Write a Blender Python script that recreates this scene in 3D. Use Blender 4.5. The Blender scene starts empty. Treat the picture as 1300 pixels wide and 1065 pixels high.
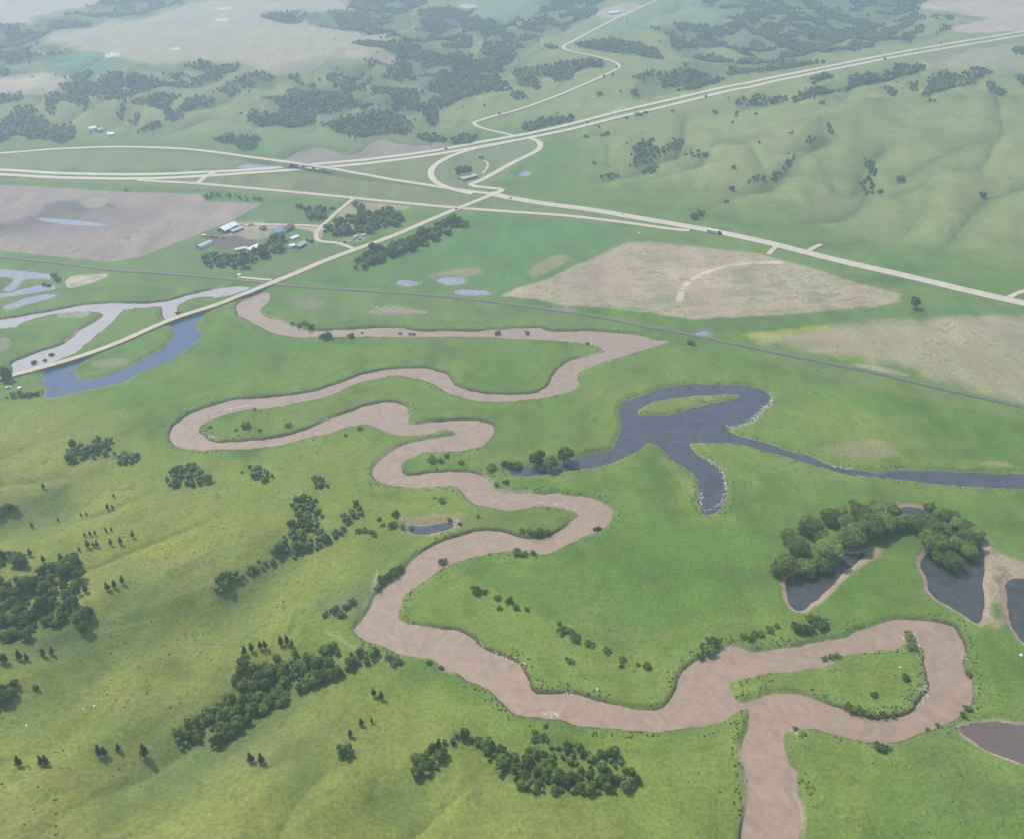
import bpy, bmesh, math, random
import numpy as np
from mathutils import Vector, Matrix
R = math.radians
rnd = random.Random(7)
SC = bpy.context.scene
COL = SC.collection

# ------------------------------------------------------------------ camera, sky, sun, exposure
FPX = 1126.0; CX, CY = 650.0, 487.5; HZ = -195.0; CAM_H = 422.0
TH = math.atan((CY - HZ) / FPX)                       # downward pitch
cd = bpy.data.cameras.new('camera'); cam = bpy.data.objects.new('camera', cd); COL.objects.link(cam)
cd.sensor_width = 36; cd.sensor_fit = 'HORIZONTAL'; cd.lens = FPX / 1300 * 36
cd.shift_y = -(532.5 - CY) / 1300.0
cd.clip_start = 1; cd.clip_end = 90000
cam.location = (0, 0, CAM_H); cam.rotation_euler = (math.pi / 2 - TH, 0, 0)
SC.camera = cam
SUN_EL, SUN_AZ = R(57), R(-52)                        # azimuth measured from +Y (view direction) towards +X
w = bpy.data.worlds.new('World'); SC.world = w; w.use_nodes = True
nt = w.node_tree; bg = nt.nodes['Background']; sky = nt.nodes.new('ShaderNodeTexSky')
sky.sky_type = 'NISHITA'; sky.sun_disc = False; sky.sun_elevation = SUN_EL; sky.sun_rotation = SUN_AZ
sky.air_density = 1.0; sky.dust_density = 3.0; sky.altitude = 400
nt.links.new(sky.outputs[0], bg.inputs[0]); bg.inputs[1].default_value = 0.145
sl = bpy.data.lights.new('sun', 'SUN'); sun = bpy.data.objects.new('sun', sl); COL.objects.link(sun)
sl.energy = 3.1; sl.angle = R(0.6); sl.color = (1, 0.95, 0.87)
sd = Vector((math.sin(SUN_AZ) * math.cos(SUN_EL), math.cos(SUN_AZ) * math.cos(SUN_EL), math.sin(SUN_EL)))
sun.rotation_euler = sd.to_track_quat('Z', 'Y').to_euler(); sun.location = (0, 0, 900)
SC.view_settings.view_transform = 'Standard'; SC.view_settings.look = 'None'
SC.view_settings.exposure = 0.36; SC.view_settings.gamma = 1
SC.cycles.max_bounces = 6; SC.cycles.diffuse_bounces = 2; SC.cycles.glossy_bounces = 2
SC.cycles.volume_bounces = 1; SC.cycles.transmission_bounces = 2; SC.cycles.transparent_max_bounces = 6
SC.cycles.use_denoising = True
HAZE_DENSITY = 0.00031

# ------------------------------------------------------------------ mapping and maths helpers
ct, st = math.cos(TH), math.sin(TH)
def ray(px, py):
    px = np.asarray(px, float); py = np.asarray(py, float)
    a = (px - CX) / FPX; b = (CY - py) / FPX
    return a, ct + b * st, -st + b * ct               # world direction (x, y, z)
def at_z(px, py, z):
    dx, dy, dz = ray(px, py); t = (z - CAM_H) / dz
    return dx * t, dy * t
def parse(s):
    v = [float(q) for q in s.replace(',', ' ').split()]
    return np.array(v).reshape(-1, 2)
def smooth(t):
    t = np.clip(t, 0, 1); return t * t * (3 - 2 * t)
def seg_dist(X, Y, P, closed):
    Q = np.roll(P, -1, 0) if closed else P[1:]
    A = P if closed else P[:-1]
    d2 = np.full(X.shape, 1e18)
    for (ax, ay), (bx, by) in zip(A, Q):
        vx, vy = bx - ax, by - ay; L = vx * vx + vy * vy + 1e-9
        t = np.clip(((X - ax) * vx + (Y - ay) * vy) / L, 0, 1)
        np.minimum(d2, (X - ax - t * vx) ** 2 + (Y - ay - t * vy) ** 2, out=d2)
    return np.sqrt(d2)
def inside(X, Y, P):
    Q = np.roll(P, -1, 0); c = np.zeros(X.shape, bool)
    for (ax, ay), (bx, by) in zip(P, Q):
        if ay == by: continue
        c ^= ((ay > Y) != (by > Y)) & (X < (bx - ax) * (Y - ay) / (by - ay) + ax)
    return c
def sdf(X, Y, P, margin=60.0, closed=True):
    """positive inside a polygon; for an open line minus the distance; -margin beyond the margin"""
    out = np.full(X.shape, -margin, float)
    lo, hi = P.min(0) - margin, P.max(0) + margin
    m = (X > lo[0]) & (X < hi[0]) & (Y > lo[1]) & (Y < hi[1])
    x, y = X[m], Y[m]
    if x.size == 0: return out
    d = seg_dist(x, y, P, closed)
    if closed:
        ins = inside(x, y, P); d = np.where(ins, d, -d)
    else: d = -d
    out[m] = np.maximum(d, -margin); return out
def hash2(i, j, s):
    n = (i * 374761393 + j * 668265263 + s * 1442695041) & 0xffffffff
    n = ((n ^ (n >> 13)) * 1274126177) & 0xffffffff
    return ((n ^ (n >> 16)) & 0xffff) / 65535.0
def vnoise(X, Y, s=0):
    i = np.floor(X).astype(np.int64); j = np.floor(Y).astype(np.int64)
    fx = X - i; fy = Y - j; fx = fx * fx * (3 - 2 * fx); fy = fy * fy * (3 - 2 * fy)
    a, b, c, d = hash2(i, j, s), hash2(i + 1, j, s), hash2(i, j + 1, s), hash2(i + 1, j + 1, s)
    return (a * (1 - fx) + b * fx) * (1 - fy) + (c * (1 - fx) + d * fx) * fy
def fbm(X, Y, scale, s=0, o=4):
    r = 0; a = 1; t = 0
    for k in range(o):
        r = r + a * vnoise(X / scale * 2 ** k + 17.3 * k, Y / scale * 2 ** k - 9.1 * k, s + k); t += a; a *= 0.5
    return r / t
def catmull(P, n=4):
    P = np.asarray(P, float); out = []
    E = np.vstack([2 * P[0] - P[1], P, 2 * P[-1] - P[-2]])
    for i in range(1, len(E) - 2):
        p0, p1, p2, p3 = E[i - 1], E[i], E[i + 1], E[i + 2]
        for k in range(n):
            t = k / n
            out.append(.5 * ((2 * p1) + (-p0 + p2) * t + (2 * p0 - 5 * p1 + 4 * p2 - p3) * t * t + (-p0 + 3 * p1 - 3 * p2 + p3) * t ** 3))
    out.append(P[-1]); return np.array(out)
def catmull_closed(P, n=3):
    P = np.asarray(P, float); N = len(P); out = []
    for i in range(N):
        p0, p1, p2, p3 = P[i - 1], P[i], P[(i + 1) % N], P[(i + 2) % N]
        for k in range(n):
            t = k / n
            out.append(.5 * ((2 * p1) + (-p0 + p2) * t + (2 * p0 - 5 * p1 + 4 * p2 - p3) * t * t + (-p0 + 3 * p1 - 3 * p2 + p3) * t ** 3))
    return np.array(out)

# ------------------------------------------------------------------ what the land looks like, traced
RIVER_LEFT = parse("""940 1075 952 1010 949 975 944 957 946 937 952 917 952 900 944 897 927 905 900 916 875 921 845 925 805 925
 775 922 732 919 712 912 675 909 655 904 630 883 607 866 590 860 582 852 562 847 550 835 532 832 510 827 487 817 465 809 452 797
 460 785 470 767 477 752 492 740 510 725 522 710 540 696 565 684 587 676 617 671 647 675 665 680 687 680 707 673 725 660 735 652
 730 646 710 642 687 639 665 642 647 645 627 642 605 637 592 627 582 617 570 615 545 617 515 617 487 612 475 602 475 592 482 582
 500 570 517 561 542 556 565 552 580 550 572 544 560 544 540 550 510 550 490 546 475 541 465 537 445 539 420 547 375 559 350 564
 325 567 300 569 270 569 240 569 222 564 214 555 217 542 225 534 245 522 275 512 300 506 325 504 357 502 395 496 425 487 450 477
 475 471 500 467 537 466 560 471 570 478 577 487 590 493 600 496 640 500 670 499 690 492 698 485 703 474 710 466 725 457 750 450
 767 446 766 443 757 439 742 436 712 432 682 430 650 429 625 427 575 427 525 427 475 427 425 427 387 427 357 424 340 419 325 411
 307 402 299 392 305 382 318 374""")
RIVER_RIGHT = parse("""1010 1075 1014 1020 1012 978 1002 969 999 957 994 937 997 925 1020 921 1037 922 1060 929 1085 937 1115 941 1137 940
 1167 930 1192 920 1215 910 1232 895 1235 875 1236 860 1227 850 1225 832 1225 817 1217 800 1210 791 1185 786 1150 784 1125 787
 1092 797 1075 806 1050 810 1007 819 975 825 950 824 935 818 920 819 902 831 887 835 870 847 861 860 859 872 852 885 840 895
 825 898 795 896 770 890 745 882 720 877 690 878 677 874 669 862 665 847 657 837 630 827 612 817 595 805 582 797 562 795 537 792
 512 789 504 780 506 767 515 752 530 740 555 724 575 712 612 702 645 697 660 699 680 701 695 702 710 695 730 684 750 674 767 666
 775 655 777 645 765 637 747 630 722 626 695 625 650 625 628 620 620 612 610 601 590 597 562 597 540 599 520 602 510 599 510 587
 520 579 537 572 550 571 565 571 587 569 612 564 625 552 627 542 622 536 607 532 582 531 550 534 525 537 512 536 517 527 517 517
 510 511 487 509 465 514 442 522 417 531 395 540 370 549 340 555 325 557 280 559 265 556 253 546 257 537 272 530 295 522 325 518
 357 515 395 507 425 499 445 489 462 483 480 480 505 476 525 479 540 483 555 490 575 499 605 508 635 509 680 506 710 500 728 493
 735 486 731 480 735 472 745 466 775 455 812 445 840 437 842 435 847 433 842 431 835 431 820 427 805 424 770 420 735 419 700 419
 685 415 650 416 612 419 575 419 532 419 510 415 475 415 425 418 400 419 382 416 362 409 340 402 330 394 338 383 342 376 338 370""")
RIVER = np.vstack([RIVER_LEFT, RIVER_RIGHT[::-1]])
RIVER_ISLAND = parse("""975 851 1005 849 1037 845 1075 830 1112 824 1140 821 1150 815 1170 820 1175 832 1177 850 1180 870 1170 885 1160 897
 1145 907 1115 910 1087 904 1062 895 1037 885 1012 878 987 876 975 879 960 884 946 889 932 885 927 872 925 867 935 860 955 855""")
RIVER_UP = parse("""318 364 297 363 265 367 232 375 207 382 175 384 130 384 100 387 62 394 30 400 0 404 -90 410 -90 438 0 417 20 415 26 410
 50 402 82 396 112 394 131 397 122 407 100 419 82 435 50 445 20 457 15 462 17 474 30 471 45 466 70 458 95 448 105 438 125 422
 140 410 156 393 185 390 205 389 205 400 213 405 225 399 223 390 233 383 250 377 275 376 295 372""")
SLOUGH = parse("""265 393 250 407 250 417 255 426 250 432 225 450 200 462 175 472 160 482 135 489 107 495 80 500 60 504 57 492 55 482
 54 474 75 464 100 455 122 447 108 456 100 462 92 468 95 476 107 482 140 475 165 465 187 452 210 439 221 425 220 417 216 411 235 404""")
LAKE = parse("""650 592 687 590 725 581 750 574 775 570 782 560 790 540 787 525 789 512 805 504 830 496 855 489 887 487 937 489 962 492
 975 499 978 510 970 518 962 529 945 537 924 542 937 551 960 557 975 562 1000 570 1025 576 1057 590 1095 596 1120 600 1130 596
 1160 595 1200 597 1250 599 1300 600 1400 604 1400 623 1300 618 1250 616 1200 612 1150 607 1115 602 1082 600 1050 592 1012 581
 975 571 950 563 925 560 900 559 876 560 887 576 910 590 920 605 922 625 915 642 905 650 891 649 888 635 891 617 880 597 860 585
 845 572 830 561 820 560 810 570 785 581 755 590 722 595 687 600 650 601""")
LAKE_ISLAND = parse("810 526 812 519 830 508 862 503 900 500 935 499 938 504 912 510 880 517 857 525 835 526")
POND_SMALL = parse("517 664 520 672 542 677 565 671 577 665 570 660 550 664 532 666")
POND_W = parse("998 730 1020 722 1045 716 1065 706 1078 699 1100 700 1092 709 1075 721 1060 738 1045 752 1030 764 1022 771 1012 772 1004 763 998 750")
POND_M = parse("""1137 643 1160 642 1185 648 1205 655 1225 668 1242 680 1250 697 1252 715 1248 740 1250 765 1246 787 1237 787 1220 775
 1195 760 1180 745 1173 727 1168 712 1176 700 1195 697 1200 682 1185 662 1160 654 1137 651""")
POND_E = parse("1277 740 1285 733 1300 731 1360 735 1360 835 1300 812 1292 803 1284 790 1280 765")
POND_SE = parse("1215 922 1227 917 1255 914 1300 917 1380 922 1380 1000 1300 967 1287 962 1262 952 1240 940")
FLOODS = [parse(s) for s in (
 "-60 336 0 341 32 343 62 347 63 353 45 352 27 354 24 360 14 368 4 366 16 357 8 350 -60 349",
 "4 388 28 378 60 372 70 375 38 384 12 391", "-60 371 0 372 26 366 58 360 70 365 34 371 0 376 -60 377",
 "46 277 60 276 100 279 130 283 128 286 80 283", "505 355 520 355 531 359 520 362 505 360",
 "552 354 572 351 590 353 588 359 566 360", "575 368 592 366 612 368 623 372 605 374 585 373",
 "659 221 667 216 674 220 666 223", "300 211 322 205 345 206 366 208.5 352 210.5 330 212 308 212.5",
 "700 391 725 392 727 396 705 394", "878 424 893 419 900 425 885 429")]
FARPONDS = [parse(s) for s in ("135 67 148 67 149 70 136 70", "277 10 291 9 292 12 278 12", "275 24 289 23 290 26 276 26",
 "584 6 602 6 604 8 585 8", "215 61 225 60 225 62 216 62")]
WOODS = [parse(s) for s in (
 "-200 32 0 32 38 31 41 22 75 21 100 12 125 5 150 -4 240 -4 237 6 200 12 192 20 125 30 75 38 55 48 50 60 72 60 37 68 88 66 50 75 15 82 55 86 25 95 0 100 -200 104",
 "72 108 92 97 112 90 127 96 175 96 225 95 245 100 270 92 232 82 262 77 275 85 305 80 300 90 282 100 250 110 212 111 175 120 150 129 125 125 87 120",
 "55 121 75 118 110 125 118 135 100 136 75 129 68 150 58 142", "-60 120 0 120 28 118 28 127 0 133 -60 135",
 "-60 156 0 157 12 142 40 135 55 150 65 157 95 160 97 173 82 185 60 178 35 178 20 172 5 182 -60 186",
 "162 130 200 120 230 122 212 140 225 140 237 125 275 117 282 110 300 100 325 92 352 95 350 102 325 108 305 117 287 125 250 137 232 150 220 156 209 155 207 142 182 135",
 "148 150 156 132 162 130 154 152", "167 158 176 144 178 146 173 160", "178 166 190 158 206 155 207 161 190 168",
 "318 138 330 142 350 145 400 150 400 158 350 160 322 158 312 156", "270 180 285 170 300 176 318 172 330 178 325 190 308 194 295 184",
 """330 22 348 16 380 13 440 16 445 5 460 -4 545 -4 540 10 520 17 590 15 600 13 612 26 640 30 665 22 687 12 700 4 700 -6 780 -6 765 8 757 17
 750 22 710 42 687 45 687 55 710 62 675 70 650 82 650 88 625 95 650 112 650 118 625 116 612 118 600 122 587 125 575 132 557 140 555 157
 545 160 535 142 525 140 500 142 480 135 437 125 400 115 365 102 370 95 407 92 450 102 485 107 445 90 412 80 415 74 465 77 500 85 502 72
 480 62 445 55 475 52 525 50 465 44 437 40 407 37 407 32 370 30""",
 "330 125 360 124 365 115 412 117 450 127 475 135 465 140 432 135 435 145 400 148 400 157 350 160 325 152 350 145 355 135",
 "405 157 445 147 480 142 500 147 525 160 520 172 495 171 455 175 425 167", "525 172 545 171 567 176 565 182 535 180", "572 178 590 170 605 175 600 184 575 184",
 "655 90 700 80 750 76 770 80 767 87 730 92 727 102 705 105 695 96 678 100 687 113 680 116 650 96", "648 116 660 118 672 125 660 128 648 124",
 "665 156 700 150 730 149 727 155 695 162 670 168 662 163", "730 57 770 50 800 54 837 65 842 77 810 70 775 66 737 62",
 """885 -5 900 10 947 11 945 19 922 20 927 29 895 32 865 29 850 32 822 32 825 37 847 45 850 57 862 67 875 72 862 80 850 81 862 87 840 87 810 94
 805 100 837 112 875 116 900 110 930 100 975 92 1047 80 1025 77 1050 67 1110 62 1107 55 1162 52 1160 45 1207 39 1207 34 1170 34 1172 28 1210 26 1210 20 1175 24
 1150 17 1180 10 1165 -5""",
 "1005 127 1025 115 1062 107 1110 92 1137 80 1175 82 1175 88 1137 100 1100 107 1025 127 1007 131", "932 127 965 123 1000 126 998 130 935 134",
 "1029 100 1045 95 1062 97 1040 104 1030 108", "1177 100 1200 90 1215 97 1255 90 1260 94 1225 110 1200 117 1175 125 1167 122 1180 112",
 "1250 107 1262 105 1277 120 1270 125 1258 118", "1122 110 1130 110 1140 120 1132 124", "1155 106 1163 106 1165 116 1158 117",
 "1290 97 1330 94 1330 108 1295 107", "1283 64 1300 60 1330 62 1330 70 1290 71",
 "802 186 816 180 830 177 826 190 840 189 865 177 870 184 852 192 837 200 815 210 795 215 806 203", "762 225 785 221 785 225 765 229",
 "815 222 826 214 836 213 834 217 820 224", "975 227 992 212 1008 196 1013 198 995 218 980 232", "1010 175 1018 179 1037 174 1036 178 1026 183",
 "1050 160 1057 160 1058 169 1051 170", "1097 202 1112 204 1107 214 1114 220 1109 228 1108 240 1095 243 1092 232 1100 226 1103 218 1098 210",
 "1095 245 1122 243 1122 246 1098 249", "1242 247 1255 252 1254 257 1246 253", "922 240 937 239 936 243 924 244", "948 231 972 226 975 229 950 236")]
CLEARINGS = [parse(s) for s in ("600 37 615 32 612 45 605 62 598 60", "885 50 920 52 950 60 937 66 905 60", "1057 44 1087 32 1090 36 1070 47",
 "1025 69 1075 60 1078 63 1040 70", "500 30 530 20 535 22 505 34", "560 24 590 19 585 24 560 30", "940 42 955 40 952 50 940 50", "1115 22 1135 14 1138 18 1118 27",
 "490 86 530 98 560 105 555 108 520 100 490 90", "955 15 1000 22 1000 25 955 18")]

# groves in the valley and on the near hills: name, outline, spacing, radius, tint, label
GROVES = [
 ('windbreak', "450 332 475 320 500 310 520 306 550 292 562 282 595 277 599 287 575 297 550 307 517 321 475 337 457 347 451 342", 8.5, 5.2, 'd',
  'tall dark tree in the long windbreak row beside the green crop field'),
 ('yard', "412 290 432 282 450 277 465 270 500 265 512 277 511 287 475 295 430 302 412 300", 9, 5.4, 'd', 'bushy dark tree in the grove north of the valley road by the farm'),
 ('corner', "447 258 460 260 465 270 452 270", 8, 4.5, 'd', 'dark tree in the small clump by the frontage road turnoff'),
 ('drive', "387 268 402 265 405 260 415 268 412 280 400 282 388 279", 8, 4.5, 'd', 'dark tree in the clump beside the farm entrance road'),
 ('farm', "259 327 268 325 304 327 338 313 345 304 362 304 364 315 350 322 330 331 307 341 265 341 258 335", 9, 5.0, 'm', 'rounded tree in the row sheltering the south side of the farmyard'),
 ('field', "257 247 290 249 332 252 332 257 290 257 258 253", 8, 4.0, 'm', 'low tree in the hedge along the top of the ploughed field'),
 ('slough', "15 501 34 502 48 499 60 493 60 499 42 506 4 508", 5, 3.2, 'd', 'low tree in the thicket at the left end of the blue slough'),
 ('hill a', "82 580 87 570 110 565 125 557 140 559 151 566 147 577 120 582 107 588 88 587", 6.2, 4.2, 'm', 'dark rounded tree in the wide clump above the left hillside'),
 ('hill b', "143 590 148 580 170 575 181 580 175 587 155 592", 5.5, 3.8, 'm', 'dark rounded tree in the small oval clump beside the wider clump'),
 ('hill c', "205 617 207 608 230 594 250 590 262 600 275 610 260 615 225 619", 5.8, 4.0, 'm', 'rounded tree in the clump below the first river bend'),
 ('hill d', "306 600 317 592 330 592 350 602 345 612 330 613", 5.5, 3.6, 'm', 'small rounded tree in the clump south of the lower river loop'),
 ('hill e', "392 615 402 605 417 610 417 622 400 620", 5.5, 3.6, 'm', 'small rounded tree in the little clump above the long ravine grove'),
 ('ravine', """370 640 380 627 400 632 417 650 405 660 408 667 430 672 437 672 437 677 412 695 392 700 370 712 347 720 325 731 300 741 284 754 268 757
 270 745 280 732 300 730 325 712 345 697 367 677 374 655""", 5.6, 4.0, 'm', 'dark rounded tree in the long ravine grove between river and left hill'),
 ('side', "430 662 445 640 460 640 465 652 450 660 437 670", 5.5, 3.5, 'm', 'small rounded tree in the loose clump right of the ravine grove'),
 ('left a', "-60 636 0 640 22 643 24 655 0 662 -60 670", 6, 4.2, 'd', 'dark tree in the clump cut by the left edge above the pines'),
 ('left b', """-40 700 20 702 60 714 100 712 104 728 100 745 90 765 115 770 118 782 132 789 110 803 80 806 40 811 0 816 -60 820""", 7.2, 4.6, 'd',
  'dark tree in the broad wood at the left edge below the pines'),
 ('left c', "-40 866 7 858 12 866 37 860 54 868 45 880 20 894 0 907 -40 915", 6, 4.4, 'd', 'dark tree in the grove cut by the lower left edge'),
 ('main', """221 940 225 953 270 951 310 928 328 904 362 895 385 876 430 861 465 849 487 846 508 840 485 831 457 826 420 822 402 830 377 832 362 836
 325 840 302 850 296 872 280 887 262 908 240 926 225 933""", 6.3, 4.4, 'm', 'full green tree in the large grove down the lower left ravine'),
 ('low a', "520 972 537 957 557 944 587 928 600 938 627 938 641 955 645 985 625 990 618 955 590 945 575 955 555 975 540 990 520 990", 5.8, 3.9, 'm',
  'full green tree in the curved thicket at the bottom edge centre'),
 ('low b', "650 970 655 962 687 948 712 948 725 943 750 956 780 958 800 972 812 1000 770 1010 700 1012 650 1000", 6.0, 4.0, 'm',
  'full green tree in the thicket along the bottom edge right of centre'),
]
WILLOWS = [(95,385,70),(200,400,55),(280,395,50),(160,290,70),(120,240,50),(225,185,65),(275,230,45),(310,310,75),(320,140,50),(370,110,45),
 (405,170,50),(430,240,75),(480,130,60),(540,120,60),(520,190,75),(590,170,60),(440,70,20),(640,115,40),(660,180,45),(720,170,45),(800,190,80),
 (830,270,80),(880,210,50),(815,110,35),(870,140,45),(940,140,35),(960,190,40),(1000,210,45),(1040,240,45),(1000,270,60),(950,290,50),(1010,330,50),
 (870,350,50),(930,385,55)]
PINES = [('pine on the left hillside', [(56,620,9)], 'small dark pine alone high on the left hillside'),
 ('pines', [(145,632,7),(137,647,10),(144,647,8)], 'small pine in the trio above the pine row on the left hill'),
 ('pines', [(74,661,6)], 'tiny pine alone on the crest left of the pine rows'),
 ('pines', [(41,670,9)], 'small pine alone on the crest near the left edge'),
 ('pines', [(103,655,6),(110,654,6)], 'tiny pine in the pair above the pine rows'),
 ('pines', [(108,681,7),(115,680,8),(121,679,7),(135,675,7),(142,674,7)], 'small pine in the upper pine row on the left hill'),
 ('pines', [(101,699,7),(112,695,12),(119,694,8),(124,694,10),(141,692,10)], 'dark pine in the lower pine row on the left hill'),
 ('pines', [(154,691,12)], 'stout dark pine at the right end of the lower pine row'),
 ('pines', [(169,682,10)], 'dark pine alone right of the two pine rows'),
 ('pines', [(39,706,12),(5,710,13),(15,709,11)], 'tall pine at the top edge of the broad wood on the left'),
 ('pines', [(78,712,12),(88,713,12),(99,711,12),(56,714,11)], 'tall pine rising from the top of the broad left wood'),
 ('pines', [(109,752,13),(101,755,12)], 'dark pine at the right edge of the broad left wood'),
 ('pines', [(137,749,12),(146,746,12),(156,741,12)], 'dark pine in the short row of three right of the broad wood'),
 ('pines', [(3,841,14),(8,841,13)], 'dark pine in the pair at the left edge below the broad wood'),
 ('pines', [(26,837,14),(35,838,10)], 'dark pine second in the line below the broad left wood'),
 ('pines', [(56,833,12)], 'slim pine third along the line below the broad wood'),
 ('pines', [(67,831,12)], 'slim pine at the right end of the line below the broad wood'),
 ('pines', [(311,831,13),(320,827,13),(331,824,12),(337,823,12)], 'brownish pine on the slope above the large lower grove'),
 ('pines', [(357,819,14),(365,818,14),(371,821,11)], 'brownish pine in the tight trio above the large lower grove'),
 ('pines', [(475,884,12),(484,888,12)], 'brownish pine in the pair on the lower middle slope'),
 ('pines', [(459,921,11)], 'small pine on the lower slope above the round bush'),
 ('pines', [(472,917,7)], 'tiny pine just right of the small pine on the lower slope'),
 ('pines', [(445,935,11)], 'small pine touching the top of the round bush'),
 ('pines', [(127,960,14),(134,959,12)], 'dark pine in the pair near the bottom left'),
 ('pines', [(151,953,10)], 'small pine alone between two darker trees near the bottom'),
 ('pines', [(185,962,19)], 'largest dark pine near the bottom left corner'),
 ('pines', [(25,972,13),(54,972,13),(60,972,14)], 'dark pine on the bottom edge near the left corner'),
 ('pines', [(332,968,13),(319,968,14)], 'dark pine on the bottom edge below the large grove'),
 ('pines', [(587,938,15),(557,952,16)], 'tall dark pine standing up out of the bottom edge thicket'),
 ('pines', [(3,180,8),(10,178,8),(20,172,8),(30,168,8),(36,176,9),(47,165,9),(55,172,9),(66,176,9),(77,178,9),(84,172,9)], 'distant pine in the dark stand on the hill at far left'),
 ('pines', [(150,148,8),(156,136,7),(167,158,8),(173,150,8),(176,170,7),(185,168,8),(195,164,8),(203,162,8)], 'distant pine in the rows climbing the ridge beside the far farm'),
 ('pines', [(538,148,10),(544,156,10),(550,160,10),(555,150,9),(560,140,9),(567,136,9),(575,132,9),(584,127,9),(592,121,9)], 'distant dark pine in the row running down the spur above the interchange'),
 ('pines', [(444,176,7),(451,178,7),(459,176,7),(465,174,7)], 'distant pine above the eroded bank behind the freeway'),
]
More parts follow.
